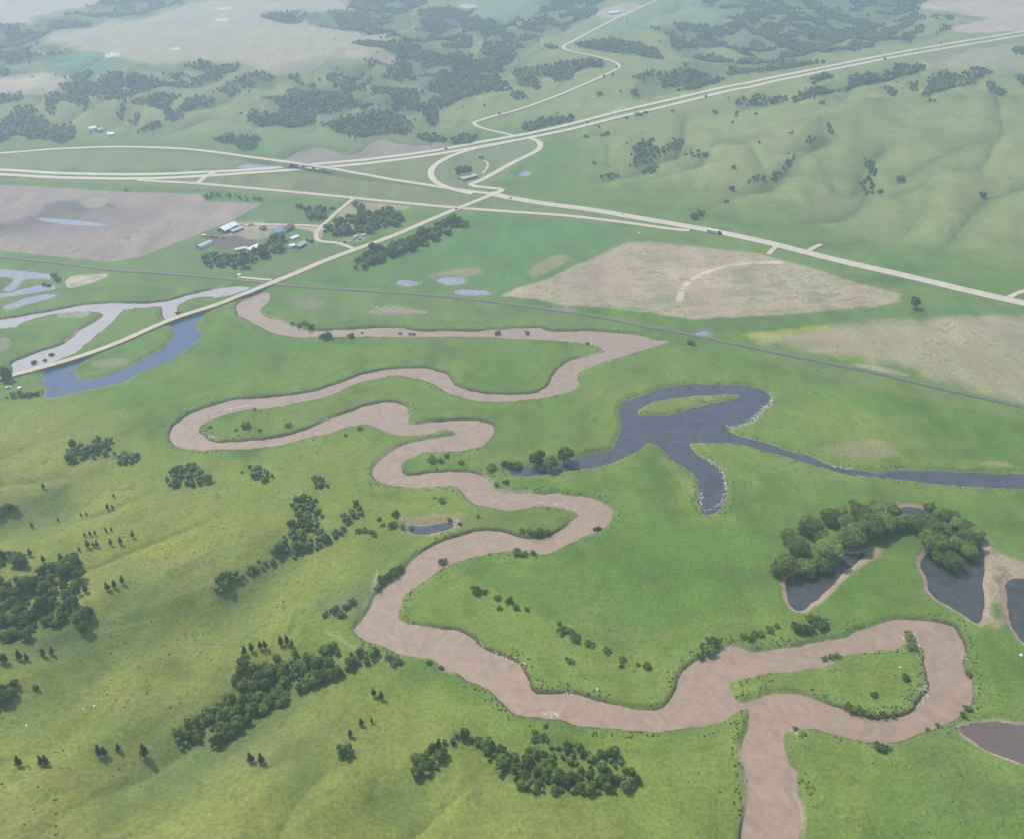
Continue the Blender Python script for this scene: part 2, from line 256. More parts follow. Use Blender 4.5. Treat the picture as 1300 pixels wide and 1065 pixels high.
SHRUBS = [('isolated', [(439,957,22,'d')], 'large round dark bush on the lower hillside'),
 ('bar', [(604,752,13,'d'),(615,752,8,'m')], 'low dark bush at the upper end of the peninsula meadow'),
 ('bar', [(632,760,9,'d'),(646,764,10,'d'),(634,773,6,'d'),(655,772,9,'d'),(669,774,7,'d')], 'small dark bush in the upper line across the peninsula'),
 ('bar', [(710,792,6,'m'),(712,802,12,'d'),(721,801,10,'d'),(730,810,14,'m')], 'dark bush in the thickest clump on the peninsula line'),
 ('bar', [(749,818,10,'m')], 'pale low bush in the middle of the peninsula line'),
 ('bar', [(770,827,9,'d')], 'round dark bush right of the pale bush on the peninsula'),
 ('bar', [(790,837,9,'m'),(789,846,6,'d'),(810,844,5,'d'),(821,847,11,'m')], 'small bush at the lower right end of the peninsula line'),
 ('bar', [(719,836,5,'d'),(725,840,8,'m')], 'tiny bush in the pair out on the open peninsula grass'),
 ('bank', [(693,922,6,'d'),(679,931,8,'d'),(679,940,9,'d'),(690,937,12,'d')], 'dark bush in the clump between river and bottom thicket'),
 ('bank', [(905,818,17,'d'),(900,828,16,'m'),(890,835,10,'d'),(893,822,12,'l')], 'bush on the outer bank where the river turns right'),
 ('bank', [(952,812,10,'m'),(945,808,8,'l'),(965,806,10,'m'),(977,801,10,'m'),(958,806,9,'m')], 'bush in the loose line above the lower right river arm'),
 ('bank', [(986,796,7,'d'),(978,799,6,'m')], 'tiny dark bush between the bush line and the dark trees'),
 ('dark', [(1014,800,17,'d'),(1025,801,15,'d'),(1028,787,12,'m'),(1043,795,18,'d'),(1035,790,14,'m')], 'dense dark bush in the clump below the west pond'),
 ('isle', [(1149,862,10,'d')], 'dark bush near the right end of the river island'),
 ('isle', [(1110,883,9,'d')], 'small dark bush in the middle of the river island'),
 ('isle', [(1077,899,10,'m'),(1084,901,9,'m'),(1092,904,9,'m'),(1101,906,9,'m'),(1110,908,8,'m'),(1122,908,9,'m'),(1134,908,8,'m')], 'low bush along the south shore of the river island'),
 ('isle', [(1045,840,8,'m'),(1055,838,9,'m'),(1063,835,8,'m')], 'low bush along the north shore of the river island'),
 ('isle', [(1152,812,13,'l'),(1158,822,12,'l')], 'pale scrubby bush tangled with driftwood on the island tip'),
 ('isle', [(1118,950,13,'d'),(1128,951,8,'m')], 'dark bush on the south bank below the river loop'),
 ('isle', [(1017,932,9,'l'),(1010,926,7,'l')], 'pale bush by the driftwood at the lowest right bank'),
 ('isle', [(1228,900,9,'d'),(1222,908,8,'m'),(1230,856,8,'m'),(1190,922,6,'m'),(1178,928,6,'m')], 'small bush on the outer bank of the last river bend'),
 ('arm', [(657,593,13,'d'),(648,592,10,'d')], 'dark bush over the brown end of the oxbow lake'),
 ('arm', [(759,673,9,'d')], 'dark bush on the right bank of the middle bend'),
 ('arm', [(673,676,9,'d'),(683,677,11,'d'),(694,676,9,'m'),(663,675,7,'m')], 'low bush along the south shore of the middle bend tongue'),
 ('arm', [(656,703,12,'m'),(664,704,9,'m'),(677,703,7,'m')], 'low bush on the bank under the middle bend'),
 ('arm', [(624,596,11,'m'),(640,590,9,'d'),(549,585,12,'m'),(560,586,7,'d'),(585,588,8,'m'),(567,580,6,'d')], 'bush on the narrow land between the two inner bends'),
 ('arm', [(642,613,8,'d'),(630,616,7,'m')], 'dark bush near the pale mud of the inner bend'),
 ('arm', [(562,717,10,'d')], 'single dark bush on the shore below the inner bends'),
 ('arm', [(312,542,12,'m'),(267,543,5,'d'),(300,546,4,'d'),(323,521,5,'m')], 'small bush on the tongue inside the left river loop'),
 ('arm', [(457,545,6,'d'),(439,553,4,'d'),(330,547,5,'d'),(366,541,8,'d')], 'tiny dark bush on the grass beside the middle channel'),
 ('pond', [(502,654,10,'d'),(498,668,11,'d'),(510,670,8,'m'),(523,674,5,'d'),(584,666,6,'d'),(571,661,6,'d')], 'small dark bush around the little muddy pond'),
 ('pond', [(455,675,8,'m'),(463,675,8,'m'),(472,676,7,'m'),(475,680,6,'d'),(481,660,6,'m'),(485,667,6,'m')], 'small bush on the meadow left of the muddy pond'),
 ('pond', [(560,636,9,'m'),(551,632,4,'m'),(607,656,5,'m')], 'faint green bush on the meadow above the muddy pond'),
 ('bluff', [(425,775,11,'g'),(432,781,12,'g'),(413,781,8,'g'),(440,772,10,'g'),(448,765,10,'g')], 'grey green bush on the eroded slope left of the river'),
 ('bluff', [(485,738,11,'d'),(492,733,10,'g'),(500,728,12,'d'),(508,723,10,'g'),(479,748,9,'g')], 'dark bush on the steep bank above the river'),
 ('bluff', [(500,842,11,'g'),(508,842,9,'g'),(493,836,9,'g'),(545,842,7,'g'),(560,849,7,'g')], 'grey green bush between the large grove and the river'),
 ('north', [(387,412,8,'m'),(395,417,8,'d'),(380,414,6,'d'),(371,411,4,'d')], 'bush on the north bank near the river bridge'),
 ('north', [(415,430,12,'d'),(409,429,7,'m')], 'wide low bush on the south bank below the bridge'),
 ('north', [(446,429,9,'d'),(460,426,3,'d')], 'low bush on the south bank right of the wide low bush'),
 ('north', [(508,427,4,'d'),(521,428,4,'d'),(526,428,4,'d'),(632,427,7,'d'),(669,427,6,'d'),(746,438,5,'d')], 'tiny dark bush on the long straight south bank'),
 ('north', [(877,437,9,'d')], 'dark bush between the railway and the river tip'),
 ('east', [(882,278,12,'d'),(889,274,10,'d')], 'dark bush by the highway where the draw comes down'),
 ('east', [(922,258,6,'d')], 'tiny dark bush on the slope above the truck'),
 ('east', [(931,214,6,'d')], 'tiny dark bush high in the draw on the right hill'),
 ('east', [(754,208,5,'d')], 'tiny dark bush low on the slope above the interchange'),
 ('east', [(744,175,6,'d'),(770,171,7,'d'),(764,173,5,'d')], 'small bush just below the climbing freeway'),
 ('east', [(795,151,5,'d'),(809,147,6,'d'),(814,147,6,'d'),(820,144,5,'d')], 'small dark bush in the row at the freeway edge'),
 ('east', [(805,119,9,'d')], 'round dark bush above the freeway beside the far wood'),
 ('east', [(761,121,8,'m')], 'small round bush between the winding road and freeway'),
 ('east', [(854,142,4,'d'),(907,143,6,'d'),(935,144,5,'d'),(959,146,5,'d')], 'tiny dark bush in the dotted line across the right hill top'),
 ('east', [(870,198,5,'d'),(878,196,5,'d'),(886,193,5,'d'),(893,198,6,'d'),(897,197,5,'d'),(881,199,4,'d')], 'tiny dark bush in the dotted cluster right of the big draw'),
 ('east', [(1142,229,10,'d')], 'round dark bush alone on the smooth right hill'),
 ('east', [(1043,132,7,'d')], 'small dark bush on the crest below the long wood strip'),
 ('west', [(381,264,9,'d')], 'round dark bush in the pasture north of the farm'),
 ('west', [(422,266,6,'d')], 'small dark bush beside the farm entrance road'),
 ('west', [(395,308,6,'d'),(390,306,4,'d')], 'small dark conifer like bush at the farm gate'),
 ('west', [(160,243,5,'d')], 'tiny dark bush alone above the ploughed field'),
 ('west', [(566,190,4,'d')], 'tiny dark bush beside the far freeway lane'),
 ('west', [(611,201,5,'d')], 'tiny dark bush inside the interchange'),
 ('west', [(44,464,7,'r'),(58,461,5,'r'),(67,454,6,'r'),(226,399,5,'r')], 'reddish bush on the flooded side of the causeway'),
 ('west', [(8,484,13,'d')], 'dark round tree beside the white farmhouse at the left edge'),
 ('west', [(69,352,8,'d'),(74,357,8,'d'),(63,366,6,'r'),(56,364,5,'r')], 'bush by the flooded flat near the left edge'),
]
LONE = [([(682,593,17,'d')], 'tall dark round tree over the oxbow lake end'), ([(717,589,17,'d')], 'tall slim dark tree right of the lake end tree'),
 ([(700,599,15,'l'),(691,598,10,'l')], 'pale willow leaning over the brown lake end'), ([(1161,392,11,'d')], 'single round tree between highway and pale field'),
 ([(584,225,10,'d'),(591,224,10,'d'),(596,221,7,'d')], 'dark tree beside the pale roofed house inside the interchange'),
 ([(334,313,1,'m')], '')][:5]

# ------------------------------------------------------------------ base relief (hills without ravines)
def W0(s):                                             # pixels on the valley floor -> world
    P = parse(s) if isinstance(s, str) else s
    x, y = at_z(P[:, 0], P[:, 1], 0.0); return np.stack([x, y], 1)
HILL_A = np.vstack([W0("""0 516 60 513 125 512 150 535 200 582 250 600 330 620 400 628 460 655 490 695 472 735 458 775 452 800 480 822 520 838
 560 858 600 885 650 918 700 938 740 960 800 1000 850 1065"""), [[60, 150], [60, -330], [-900, -330], [-1500, 600], [-900, W0("0 516")[0][1]]]])
HILL_B = np.vstack([W0("""-300 200 0 194 150 184 300 192 420 192 560 186 610 178 645 172 690 178 700 200 690 225 720 245 820 262 960 290 1100 325
 1300 365 1600 425"""), [[4000, 700], [30000, 600], [30000, 60000], [-30000, 60000], [-30000, 1400], [-3000, 1300]]])
def h_base(X, Y):
    a = sdf(X, Y, HILL_A, 50.0); b = sdf(X, Y, HILL_B, 50.0)
    return 40 * smooth(a / 230) + 55 * smooth(b / 480) + 0.012 * np.clip(b - 300, 0, 9000)
def G0(P, n=10):
    x, y = at_z(P[:, 0], P[:, 1], 0.0)
    for _ in range(n):
        z = h_base(x, y); x, y = at_z(P[:, 0], P[:, 1], z)
    return np.stack([x, y], 1)
RAVINES = [("267 757 325 722 375 690 410 655 385 625", 10, 26), ("200 965 240 940 300 905 345 870 400 850 470 838 520 832", 13, 30),
 ("-60 905 0 888 55 866 90 845", 9, 24), ("-60 770 0 768 60 775 125 786 170 765", 11, 34), ("-60 655 0 652 30 645 70 628", 8, 24),
 ("500 1010 540 970 590 935 640 925", 8, 22), ("640 1010 700 975 790 965 850 950", 7, 24), ("150 730 230 720 290 690", 4, 26),
 ("130 800 210 800 290 770 350 745 420 740", 6, 30), ("60 930 160 900 260 840", 5, 30),
 ("715 246 762 228 800 212 835 195 870 180", 13, 34), ("880 280 930 246 980 228 1010 195 1055 165", 13, 36), ("815 224 840 214 870 205 900 196", 6, 26),
 ("985 292 1060 264 1095 247 1105 222 1100 200 1125 175", 14, 36), ("1180 330 1215 292 1248 252 1300 232 1380 215", 12, 38),
 ("1120 312 1150 285 1175 255 1185 225", 9, 34), ("1290 365 1320 330 1360 300", 12, 40), ("1000 185 1030 178 1052 165", 7, 24),
 ("760 262 830 246 900 240", 5, 26), ("1150 215 1200 190 1260 170", 7, 40), ("900 175 960 165 1020 150", 5, 34),
 ("120 200 140 165 165 140", 8, 30), ("230 190 255 165 300 150", 8, 30)]

# ------------------------------------------------------------------ the fan shaped ground grid (finer near, coarser far)
C0 = CAM_H * math.tan(TH)
ud = 0.00178
u_in = np.arange(-0.56, 0.5601, ud)
u_out = 0.56 + np.cumsum(0.006 * 1.35 ** np.arange(16))
U = np.concatenate([-u_out[::-1], u_in, u_out])
v_in = 470 * np.exp(np.arange(0, math.log(4300 / 470), 0.0022))
v_out = v_in[-1] * np.exp(np.cumsum(0.01 * 1.25 ** np.arange(14)))
v_near = np.linspace(150, 468, 90)
V = np.concatenate([v_near, v_in, v_out[v_out < 60000]])
NU, NV = len(U), len(V)
GX = U[None, :] * V[:, None]; GY = np.repeat((V - C0)[:, None], NU, 1)

H = h_base(GX, GY)
calm = np.zeros(GX.shape)                              # the freeway and the north road run on graded ground
for s_ in ("600 190 650 177 700 167 775 149 850 131 925 113 975 103 1100 78 1175 63 1300 42 1450 16", "650 143 725 115 775 92 786 84 775 77 722 65 715 60 775 27 835 0", "600 189 500 200 400 211 325 217 200 224 0 219"):
    calm = np.maximum(calm, smooth((95 + sdf(GX, GY, catmull(G0(parse(s_)), 3), 130, closed=False)) / 60))
for s_ in ("60 48 125 31 192 21 240 2 325 -20 440 -20 445 15 348 15 330 22 407 35 465 45 475 53 445 56 480 63 500 85 465 77 415 74 350 92 305 80 232 81 200 84 110 66", "-200 100 0 99 88 98 72 112 30 122 -200 122",
    "1165 12 1300 -10 1500 -20 1500 93 1290 92 1190 84 1210 60", "560 -20 720 -20 665 20 614 24", "-300 -20 0 -10 150 -6 100 11 38 30 0 31 -300 30"):
    calm = np.maximum(calm, .85 * smooth((sdf(GX, GY, G0(parse(s_)), 60) + 20) / 60))
hillA = smooth(sdf(GX, GY, HILL_A, 50.0) / 90); hillB = smooth(sdf(GX, GY, HILL_B, 50.0) / 160)
for s, dep, wd in RAVINES:
    P = catmull(G0(parse(s)), 3); d = -sdf(GX, GY, P, wd * 3, closed=False)
    H -= dep * (np.exp(-d / (wd * .9)) * 1.0 if P[:, 1].mean() > 700 else np.exp(-(d / wd) ** 2)) * np.clip(hillA + hillB, 0, 1) * (1 - calm)
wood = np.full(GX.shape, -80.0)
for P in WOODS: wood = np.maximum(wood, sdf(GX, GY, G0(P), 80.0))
clear = np.full(GX.shape, -80.0)
for P in CLEARINGS: clear = np.maximum(clear, sdf(GX, GY, G0(P), 80.0))
far = smooth((GY - 1250) / 300)
H -= 16 * smooth((wood + 15) / 85) * hillB * far * (1 - calm)
n1 = fbm(GX, GY, 260, 3, 4) - .5; n2 = fbm(GX * 1.0, GY, 90, 11, 3) - .5
ridge = 1 - np.abs(2 * fbm(GX + 0.5 * GY, GY - 0.3 * GX, 300, 21, 3) - 1)
rdg2 = 1 - np.abs(2 * fbm(GX + 0.25 * GY, GY * .8 - 0.2 * GX, 170, 31, 3) - 1)
dg = fbm((GX * .52 + GY * .85) / 3.2, (GX * .85 - GY * .52), 55, 35, 4) - .5
dg2 = fbm((GX * .3 + GY * .95) / 3.0, (GX * .95 - GY * .3), 110, 37, 4) - .5
gl = fbm((GX * .25 + GY * .97) / 2.6, (GX * .97 - GY * .25), 150, 39, 3); gl2 = fbm((GX * .62 + GY * .78) / 2.6, (GX * .78 - GY * .62), 75, 45, 3)
gully = np.exp(-(np.abs(gl - .5) / .014) ** 2) * hillB * (1 - calm); gullyA = np.exp(-(np.abs(gl2 - .5) / .03) ** 2) * hillA
H -= 8 * np.exp(-np.abs(gl - .5) / .06) * hillB * (1 - calm) + 3.0 * np.exp(-np.abs(gl2 - .5) / .05) * hillA
H += hillA * 13 * dg + hillB * (1 - calm) * 17 * dg2
H += (1 - calm) * (hillA * (13 * n1 + 4.0 * n2) + hillB * (20 * n1 + 5 * n2 + 12 * (ridge - .75)) + hillB * far * 26 * (rdg2 - .75))
ditch = sdf(GX, GY, catmull(G0(parse("372 355 420 359 460 364 520 367 580 371 640 377")), 2), 20, closed=False)
H -= 1.4 * smooth((ditch + 5) / 4)
cliff = sdf(GX, GY, catmull(G0(parse("360 199 375 191 400 184 425 187 440 194 455 190 470 178 490 174 515 180 545 181")), 3), 40, closed=False)
H += -5 * np.exp(-(cliff / 10) ** 2)

WZ = -1.7
waters = {}
def flat_near(P, islands=(), lvl=WZ, bank=0.0, clos=2):
    """carve a basin whose banks meet the water level on the traced outline"""
    global H
    Pw = catmull_closed(G0(P), clos)
    s = sdf(GX, GY, Pw, 40.0)
    for I in islands: s = np.minimum(s, -sdf(GX, GY, catmull_closed(G0(I), clos), 40.0))
    s = s + (fbm(GX, GY, 12, 5, 4) - .5) * 3.6
    return s
NAT = fbm(GX, GY, 60, 41, 3)
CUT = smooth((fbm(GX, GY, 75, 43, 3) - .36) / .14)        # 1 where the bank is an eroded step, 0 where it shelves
BASIN = {'river': flat_near(RIVER, [RIVER_ISLAND]), 'river_up': flat_near(RIVER_UP), 'slough': flat_near(SLOUGH),
         'lake': flat_near(LAKE, [LAKE_ISLAND]), 'ponds': np.maximum(flat_near(POND_W), np.maximum(flat_near(POND_M), flat_near(POND_E))),
         'pond_small': flat_near(POND_SMALL), 'pond_se': flat_near(POND_SE)}
fl = np.full(GX.shape, -40.0)
for P in FLOODS: fl = np.maximum(fl, flat_near(P))
BASIN['flood'] = fl
fp = np.full(GX.shape, -40.0)
for P in FARPONDS: fp = np.maximum(fp, sdf(GX, GY, catmull_closed(G0(P), 2), 40.0))
allw = np.full(GX.shape, -40.0)
for k, s in BASIN.items():
    H = H * (1 - smooth((s + 30) / 28) * .97)          # pull hill relief to the valley level beside water
for k, s in BASIN.items():
    lo = (-4.5 + 3.3 * CUT) if k in ('river', 'river_up') else -6.0
    prof = np.where(s < 0, WZ * smooth((s - lo) / (0 - lo)) ** 1.2, WZ - 2.2 * smooth(s / 3.0))
    H = np.where(s > lo, np.minimum(H, prof), H)
    allw = np.maximum(allw, s)
riv = np.maximum(BASIN['river'], BASIN['river_up'])

def gidx(x, y):
    v = np.asarray(y) + C0; u = np.asarray(x) / np.maximum(v, 1)
    i = np.clip(np.searchsorted(V, v) - 1, 0, NV - 2); j = np.clip(np.searchsorted(U, u) - 1, 0, NU - 2)
    fv = np.clip((v - V[i]) / (V[i + 1] - V[i]), 0, 1); fu = np.clip((u - U[j]) / (U[j + 1] - U[j]), 0, 1)
    return i, j, fv, fu
def sample(A, x, y):
    i, j, a, b = gidx(x, y)
    return (A[i, j] * (1 - b) + A[i, j + 1] * b) * (1 - a) + (A[i + 1, j] * (1 - b) + A[i + 1, j + 1] * b) * a
def hz(x, y): return sample(H, x, y)
def G(px, py, n=14):
    """a pixel of the photograph -> the point of the terrain that stands there"""
    px = np.atleast_1d(np.asarray(px, float)); py = np.atleast_1d(np.asarray(py, float))
    z = np.zeros(px.shape)
    for k in range(n):
        x, y = at_z(px, py, z); z = 0.6 * hz(x, y) + 0.4 * z
    x, y = at_z(px, py, z); return x, y, hz(x, y)
def GP(P):
    if isinstance(P, str): P = parse(P)
    x, y, z = G(P[:, 0], P[:, 1]); return np.stack([x, y], 1)
def mpp(y):                                            # metres per photograph pixel at ground distance y
    return (ct * (y + C0)) / FPX

# ------------------------------------------------------------------ colour of the land (albedo, plus shade painted on the cut banks)
def col(*c): return np.array(c, float)
LUSH = col(.104, .186, .033); MEAD = col(.185, .228, .046); HILLC = col(.195, .218, .046); FARG = col(.205, .235, .078)
A = np.empty(GX.shape + (3,)); A[:] = LUSH
def lay(m, c, k=1.0):
    global A
    m = (m * k)[..., None]; A = A * (1 - m) + c * m
nz1 = fbm(GX, GY, 120, 51, 4); nz2 = fbm(GX, GY, 28, 61, 4); nz3 = fbm(GX, GY, 9, 71, 3); nzs = fbm(GX * .35 + GY * .1, GY * 1.6, 30, 81, 4)
def zone(s, c, soft=6.0, k=1.0, wob=8.0, curve=True):
    P = GP(s); P = catmull_closed(P, 2) if curve else P
    d = sdf(GX, GY, P, 60.0) + (nz2 - .5) * wob
    m = smooth(d / soft + .5); lay(m, c, k); return m
lay(smooth((nz1 - .48) / .16), col(.150, .212, .050), .5)
lay(smooth((.44 - nz2) / .14), col(.085, .155, .040), .45)
lay(smooth((nzs - .56) / .10), col(.165, .20, .065), .35)
# drier meadow between the hill and the river
MEADOW = """-80 520 130 508 190 545 214 570 250 574 330 572 470 545 545 562 485 590 490 618 580 622 635 650 560 692 500 728 450 800 470 820 520 845
 600 890 700 930 800 935 900 925 945 905 942 960 940 1070 700 1300 -200 1300 -300 800"""
zone(MEADOW, MEAD, 30, .8, 50)
zone("505 785 520 750 565 722 605 733 650 765 720 795 790 825 860 845 850 890 780 900 700 890 660 860 600 810", MEAD * col(.92, 1, 1), 5, .8, 8)
zone("925 855 1180 815 1180 900 1115 912 930 888", MEAD * col(.85, .92, 1), 6, .7)
zone("1000 930 1115 948 1140 945 1110 985 1090 1075 1015 1075", MEAD * col(.9, .97, 1), 6, .7)
zone("560 680 620 672 665 682 705 675 735 652 700 640 650 648 600 640 590 660", MEAD * .8, 6, .5)
zone("810 526 812 519 830 508 862 503 935 499 938 504 880 517 835 526", MEAD * col(1, .95, 1.1), 4, .8)
zone("1000 520 1060 515 1180 560 1170 575 1060 560", MEAD * .95, 25, .5, 20)
zone("250 545 330 525 420 500 500 480 500 500 420 530 340 553 270 556", MEAD * .8, 6, .45)
lay(smooth(sdf(GX, GY, HILL_A, 60) / 60), HILLC, .85)
lay(hillB, FARG, .95)
lay(hillA * smooth((dg + .02) / .16), col(.215, .225, .058), .35)
lay(hillB * smooth((dg2 - .02) / .14), col(.225, .245, .085), .4)
lay(hillA * smooth((nz1 - .48) / .12), col(.225, .230, .044), .5)
lay(hillA * smooth((nzs - .5) / .14), col(.210, .190, .075), .4)
lay(hillA * smooth((.46 - nz2) / .12), col(.130, .185, .048), .4)
rv = np.zeros(GX.shape)
for s, dep, wd in RAVINES:
    P_ = catmull(G0(parse(s)), 3); d = -sdf(GX, GY, P_, wd * 3, closed=False); rv = np.maximum(rv, np.exp(-(d / (wd * (.8 if P_[:, 1].mean() < 700 else .3))) ** 2) * dep / 14)
lay(np.clip(rv, 0, 1) * (hillA + hillB).clip(0, 1), col(.085, .145, .050), .75)
lay(hillB * smooth((nz1 - .5) / .12), col(.225, .250, .090), .3)
lay(hillB * smooth((nzs - .52) / .12), col(.235, .235, .10), .2)
lay(gully, col(.125, .185, .065), .6); lay(gullyA, col(.14, .18, .05), .4)
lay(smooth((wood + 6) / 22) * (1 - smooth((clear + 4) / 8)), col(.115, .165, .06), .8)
# interchange grass and verges
zone("-300 198 0 196 150 189 325 205 450 222 575 243 605 246 690 182 670 176 400 205 250 215 0 214", col(.175, .195, .085), 8, .9)
zone("-300 226 0 230 175 236 400 252 575 268 600 262 600 250 450 226 330 222 175 226", col(.180, .190, .085), 8, .9)
zone("540 225 560 205 620 185 685 178 680 195 620 235 640 250 820 283 650 275 600 260 560 245", col(.165, .195, .085), 6, .9)
zone("380 358 600 270 700 278 805 292 780 310 740 330 680 357 640 372 580 374 450 362", col(.098, .192, .050), 4, .95, 3, False)
zone("590 330 640 300 720 290 700 320 660 350", col(.105, .205, .052), 25, .6, 20)
zone("670 345 690 330 715 322 725 330 700 345 680 352", col(.28, .25, .13), 8, .8)
zone("540 350 570 345 600 340 612 346 595 352 560 358", col(.26, .22, .14), 8, .8)
zone("345 345 400 320 440 312 450 316 400 338 350 352", col(.155, .18, .07), 5, .8)
zone("180 330 300 280 340 258 440 262 400 285 430 302 440 310 350 345 255 345", col(.125, .185, .070), 8, .8)
zone("425 275 445 258 520 262 500 268 460 272 440 285 420 290", col(.34, .30, .15), 6, .8)
# fields
zone("-300 236 0 235 60 238 130 243 253 247 262 256 332 259 300 278 250 298 180 326 140 333 90 328 20 320 -60 308 -300 300", col(.30, .235, .195), 3, 1, 3, False)
BF = smooth(sdf(GX, GY, GP('-300 236 0 235 130 243 253 247 332 259 250 298 140 333 20 320 -60 308'), 20) / 8)
lay(BF * (.5 + .5 * np.sin((GX * .35 + GY) * .62)) * smooth((nz1 - .35) / .3), col(.25, .195, .165), .45)
fm = zone("-60 285 30 280 60 262 110 252 150 260 155 270 110 278 60 290 -60 305", col(.15, .12, .12), 26, .95, 34)
zone('0 292 60 275 110 270 160 262 200 262 180 285 90 296 20 300', col(.22, .175, .155), 30, .7, 40)
zone("100 256 125 250 140 252 130 262 112 264", col(.34, .31, .20), 8, .8, 8)
zone("640 375 680 358 745 330 790 312 824 305 870 312 960 322 1030 340 1100 362 1143 375 1140 383 1110 389 1050 396 975 403 880 406 840 400 800 389 720 389", col(.375, .295, .20), 8, 1, 16, False)
TF = smooth((sdf(GX, GY, GP("640 375 745 330 824 305 870 312 960 322 1030 340 1143 375 1110 389 975 403 880 406 840 400 720 389"), 40)) / 6)
nzt = fbm(GX * .3 + GY * .05, GY * 1.0 - GX * .12, 7, 85, 4); nzu = fbm(GX, GY, 55, 87, 4)
lay(TF * smooth((nzt * .8 + nzu * .3 - .52) / .12), col(.22, .235, .11), .75)
lay(TF * smooth((nzt - .60) / .08), col(.50, .40, .30), .4)
TR = sdf(GX, GY, catmull(GP("862 382 868 365 885 352 905 343 940 335 990 333"), 3), 20, closed=False)
lay(TF * smooth((TR + 5) / 3) * smooth((nzt - .2) / .2), col(.55, .45, .33), .95)
lay(TF * smooth((sdf(GX, GY, GP("690 350 760 322 800 322 790 345 760 375 700 382"), 40)) / 60 * 2), col(.27, .21, .165), .45)
zone("955 428 1000 420 1060 412 1150 406 1290 400 1500 405 1500 560 1300 512 1190 480 1100 458 1020 440", col(.32, .272, .165), 26, .9, 40)
zone("1000 425 1150 412 1300 408 1300 425 1150 432 1040 436", col(.36, .30, .19), 14, .5, 30)
zone("940 425 1000 418 1050 413 1040 420 980 430", col(.30, .30, .06), 6, .7)
zone("860 408 960 403 1080 395 1180 388 1300 392 1300 399 1150 403 1040 410 960 420 900 424", col(.105, .175, .05), 6, .8)
zone("930 440 1020 452 1180 492 1300 520 1300 535 1200 515 1000 470", col(.15, .195, .06), 8, .7)
zone("1080 462 1130 468 1155 476 1150 479 1100 470", col(.33, .31, .19), 4, .7)
zone("350 375 450 368 640 388 760 412 640 410 480 405 390 400", col(.135, .19, .065), 12, .6)
zone("465 398 490 388 520 392 545 397 500 400", col(.30, .26, .18), 6, .7)
zone("370 380 400 378 410 388 385 392", col(.22, .2, .15), 6, .5)
# mud and bare patches
zone("1045 570 1080 560 1130 565 1140 578 1080 582", col(.27, .22, .14), 12, .65, 18)
zone("1240 586 1275 584 1282 591 1245 591", col(.34, .28, .18), 5, .8)
zone("845 585 865 600 885 620 880 628 855 600", col(.24, .26, .11), 12, .6, 14)
zone("950 605 958 600 965 612 958 618", col(.24, .26, .12), 8, .5)
zone("1248 688 1262 700 1300 715 1360 720 1360 740 1300 728 1278 735 1275 760 1282 790 1262 800 1252 790 1256 765 1252 740", col(.33, .25, .18), 4, .9)
zone("1256 765 1270 768 1276 785 1262 785", LUSH, 4, .9)
zone("500 650 520 655 590 650 585 668 560 676 530 678 512 668", col(.30, .23, .15), 5, .75)
zone("1098 692 1112 690 1124 698 1112 708 1090 722 1075 735 1060 745 1068 728 1085 712", col(.34, .24, .17), 4, .9)
zone("85 396 120 392 110 402 75 404", col(.3, .26, .2), 5, .8)
zone("0 430 12 432 8 445 -40 450 -40 432", col(.3, .25, .18), 5, .7)
zone("115 460 140 455 165 458 150 465 125 466", col(.26, .24, .16), 8, .7)
zone("90 352 130 348 132 352 95 366 84 363", col(.44, .38, .28), 3, .9)
zone("410 800 425 805 470 832 478 838 440 818", col(.42, .36, .24), 3, .7, 4)
zone("455 790 458 775 470 752 474 735 480 722 476 750 464 775", col(.42, .36, .24), 2, .75, 4)
zone("400 770 430 745 470 740 472 760 455 790 430 790", col(.13, .165, .07), 12, .7)
zone("355 205 362 197 400 186 440 194 470 178 545 182 570 187 480 200 400 208", col(.25, .205, .165), 6, .95)
lay(smooth((cliff + 7) / 4) * smooth((nz2 - .25) / .15), col(.10, .085, .065), .85)
lay(smooth((sdf(GX, GY, catmull(GP("300 278 380 252 430 250"), 2), 12, closed=False) + 4) / 3), col(.3, .26, .2), 0.0)
# farmyard
zone("262 303 300 300 330 308 328 316 300 314 285 318 268 310", col(.15, .105, .09), 5, .95)
zone("296 288 310 284 360 286 405 286 412 292 405 305 398 305 396 294 360 290 320 292 300 292", col(.42, .32, .25), 3, .95, 3)
zone('285 284 330 282 345 288 340 300 318 304 300 298 286 300', col(.36, .29, .22), 4, .7, 5)
zone("436 282 450 280 450 290 436 290", col(.4, .33, .26), 3, .8)
zone("430 305 452 298 468 300 455 308 438 310", col(.3, .27, .18), 4, .6)
# far fields
zone("-300 -20 0 -10 150 -6 125 4 100 11 41 21 38 30 0 31 -300 30", col(.40, .33, .27), 14, .9)
zone("""60 48 125 31 192 21 240 7 325 -8 440 -8 445 15 348 15 330 22 370 31 407 37 437 41 465 45 525 51 475 53 445 56 480 63 502 73 500 85 465 77
 415 74 400 86 350 95 305 80 232 81 200 84 150 74 110 66 75 58""", col(.35, .30, .20), 14, .9, 20)
zone("50 75 88 62 125 66 180 80 232 88 225 95 127 95 90 96 60 92", col(.115, .205, .095), 10, .95)
zone("-200 100 0 99 55 93 90 98 72 112 30 122 0 121 -200 122", col(.43, .36, .25), 8, .95)
zone("1165 12 1300 -10 1500 -20 1500 25 1300 39 1230 42 1208 40 1212 34 1240 28 1257 24 1215 17", col(.43, .34, .28), 10, .95)
zone("1160 86 1190 70 1300 55 1500 50 1500 93 1290 92 1220 88", col(.30, .27, .17), 14, .8)
zone("560 -20 720 -20 690 8 665 20 640 28 614 24 600 10", col(.15, .25, .13), 12, .9)
zone("780 15 835 2 885 5 920 18 922 28 860 28 800 40 745 52 716 52 755 28", col(.175, .25, .12), 14, .9)
zone("757 18 790 6 815 8 795 20 765 24", col(.42, .34, .29), 8, .8)
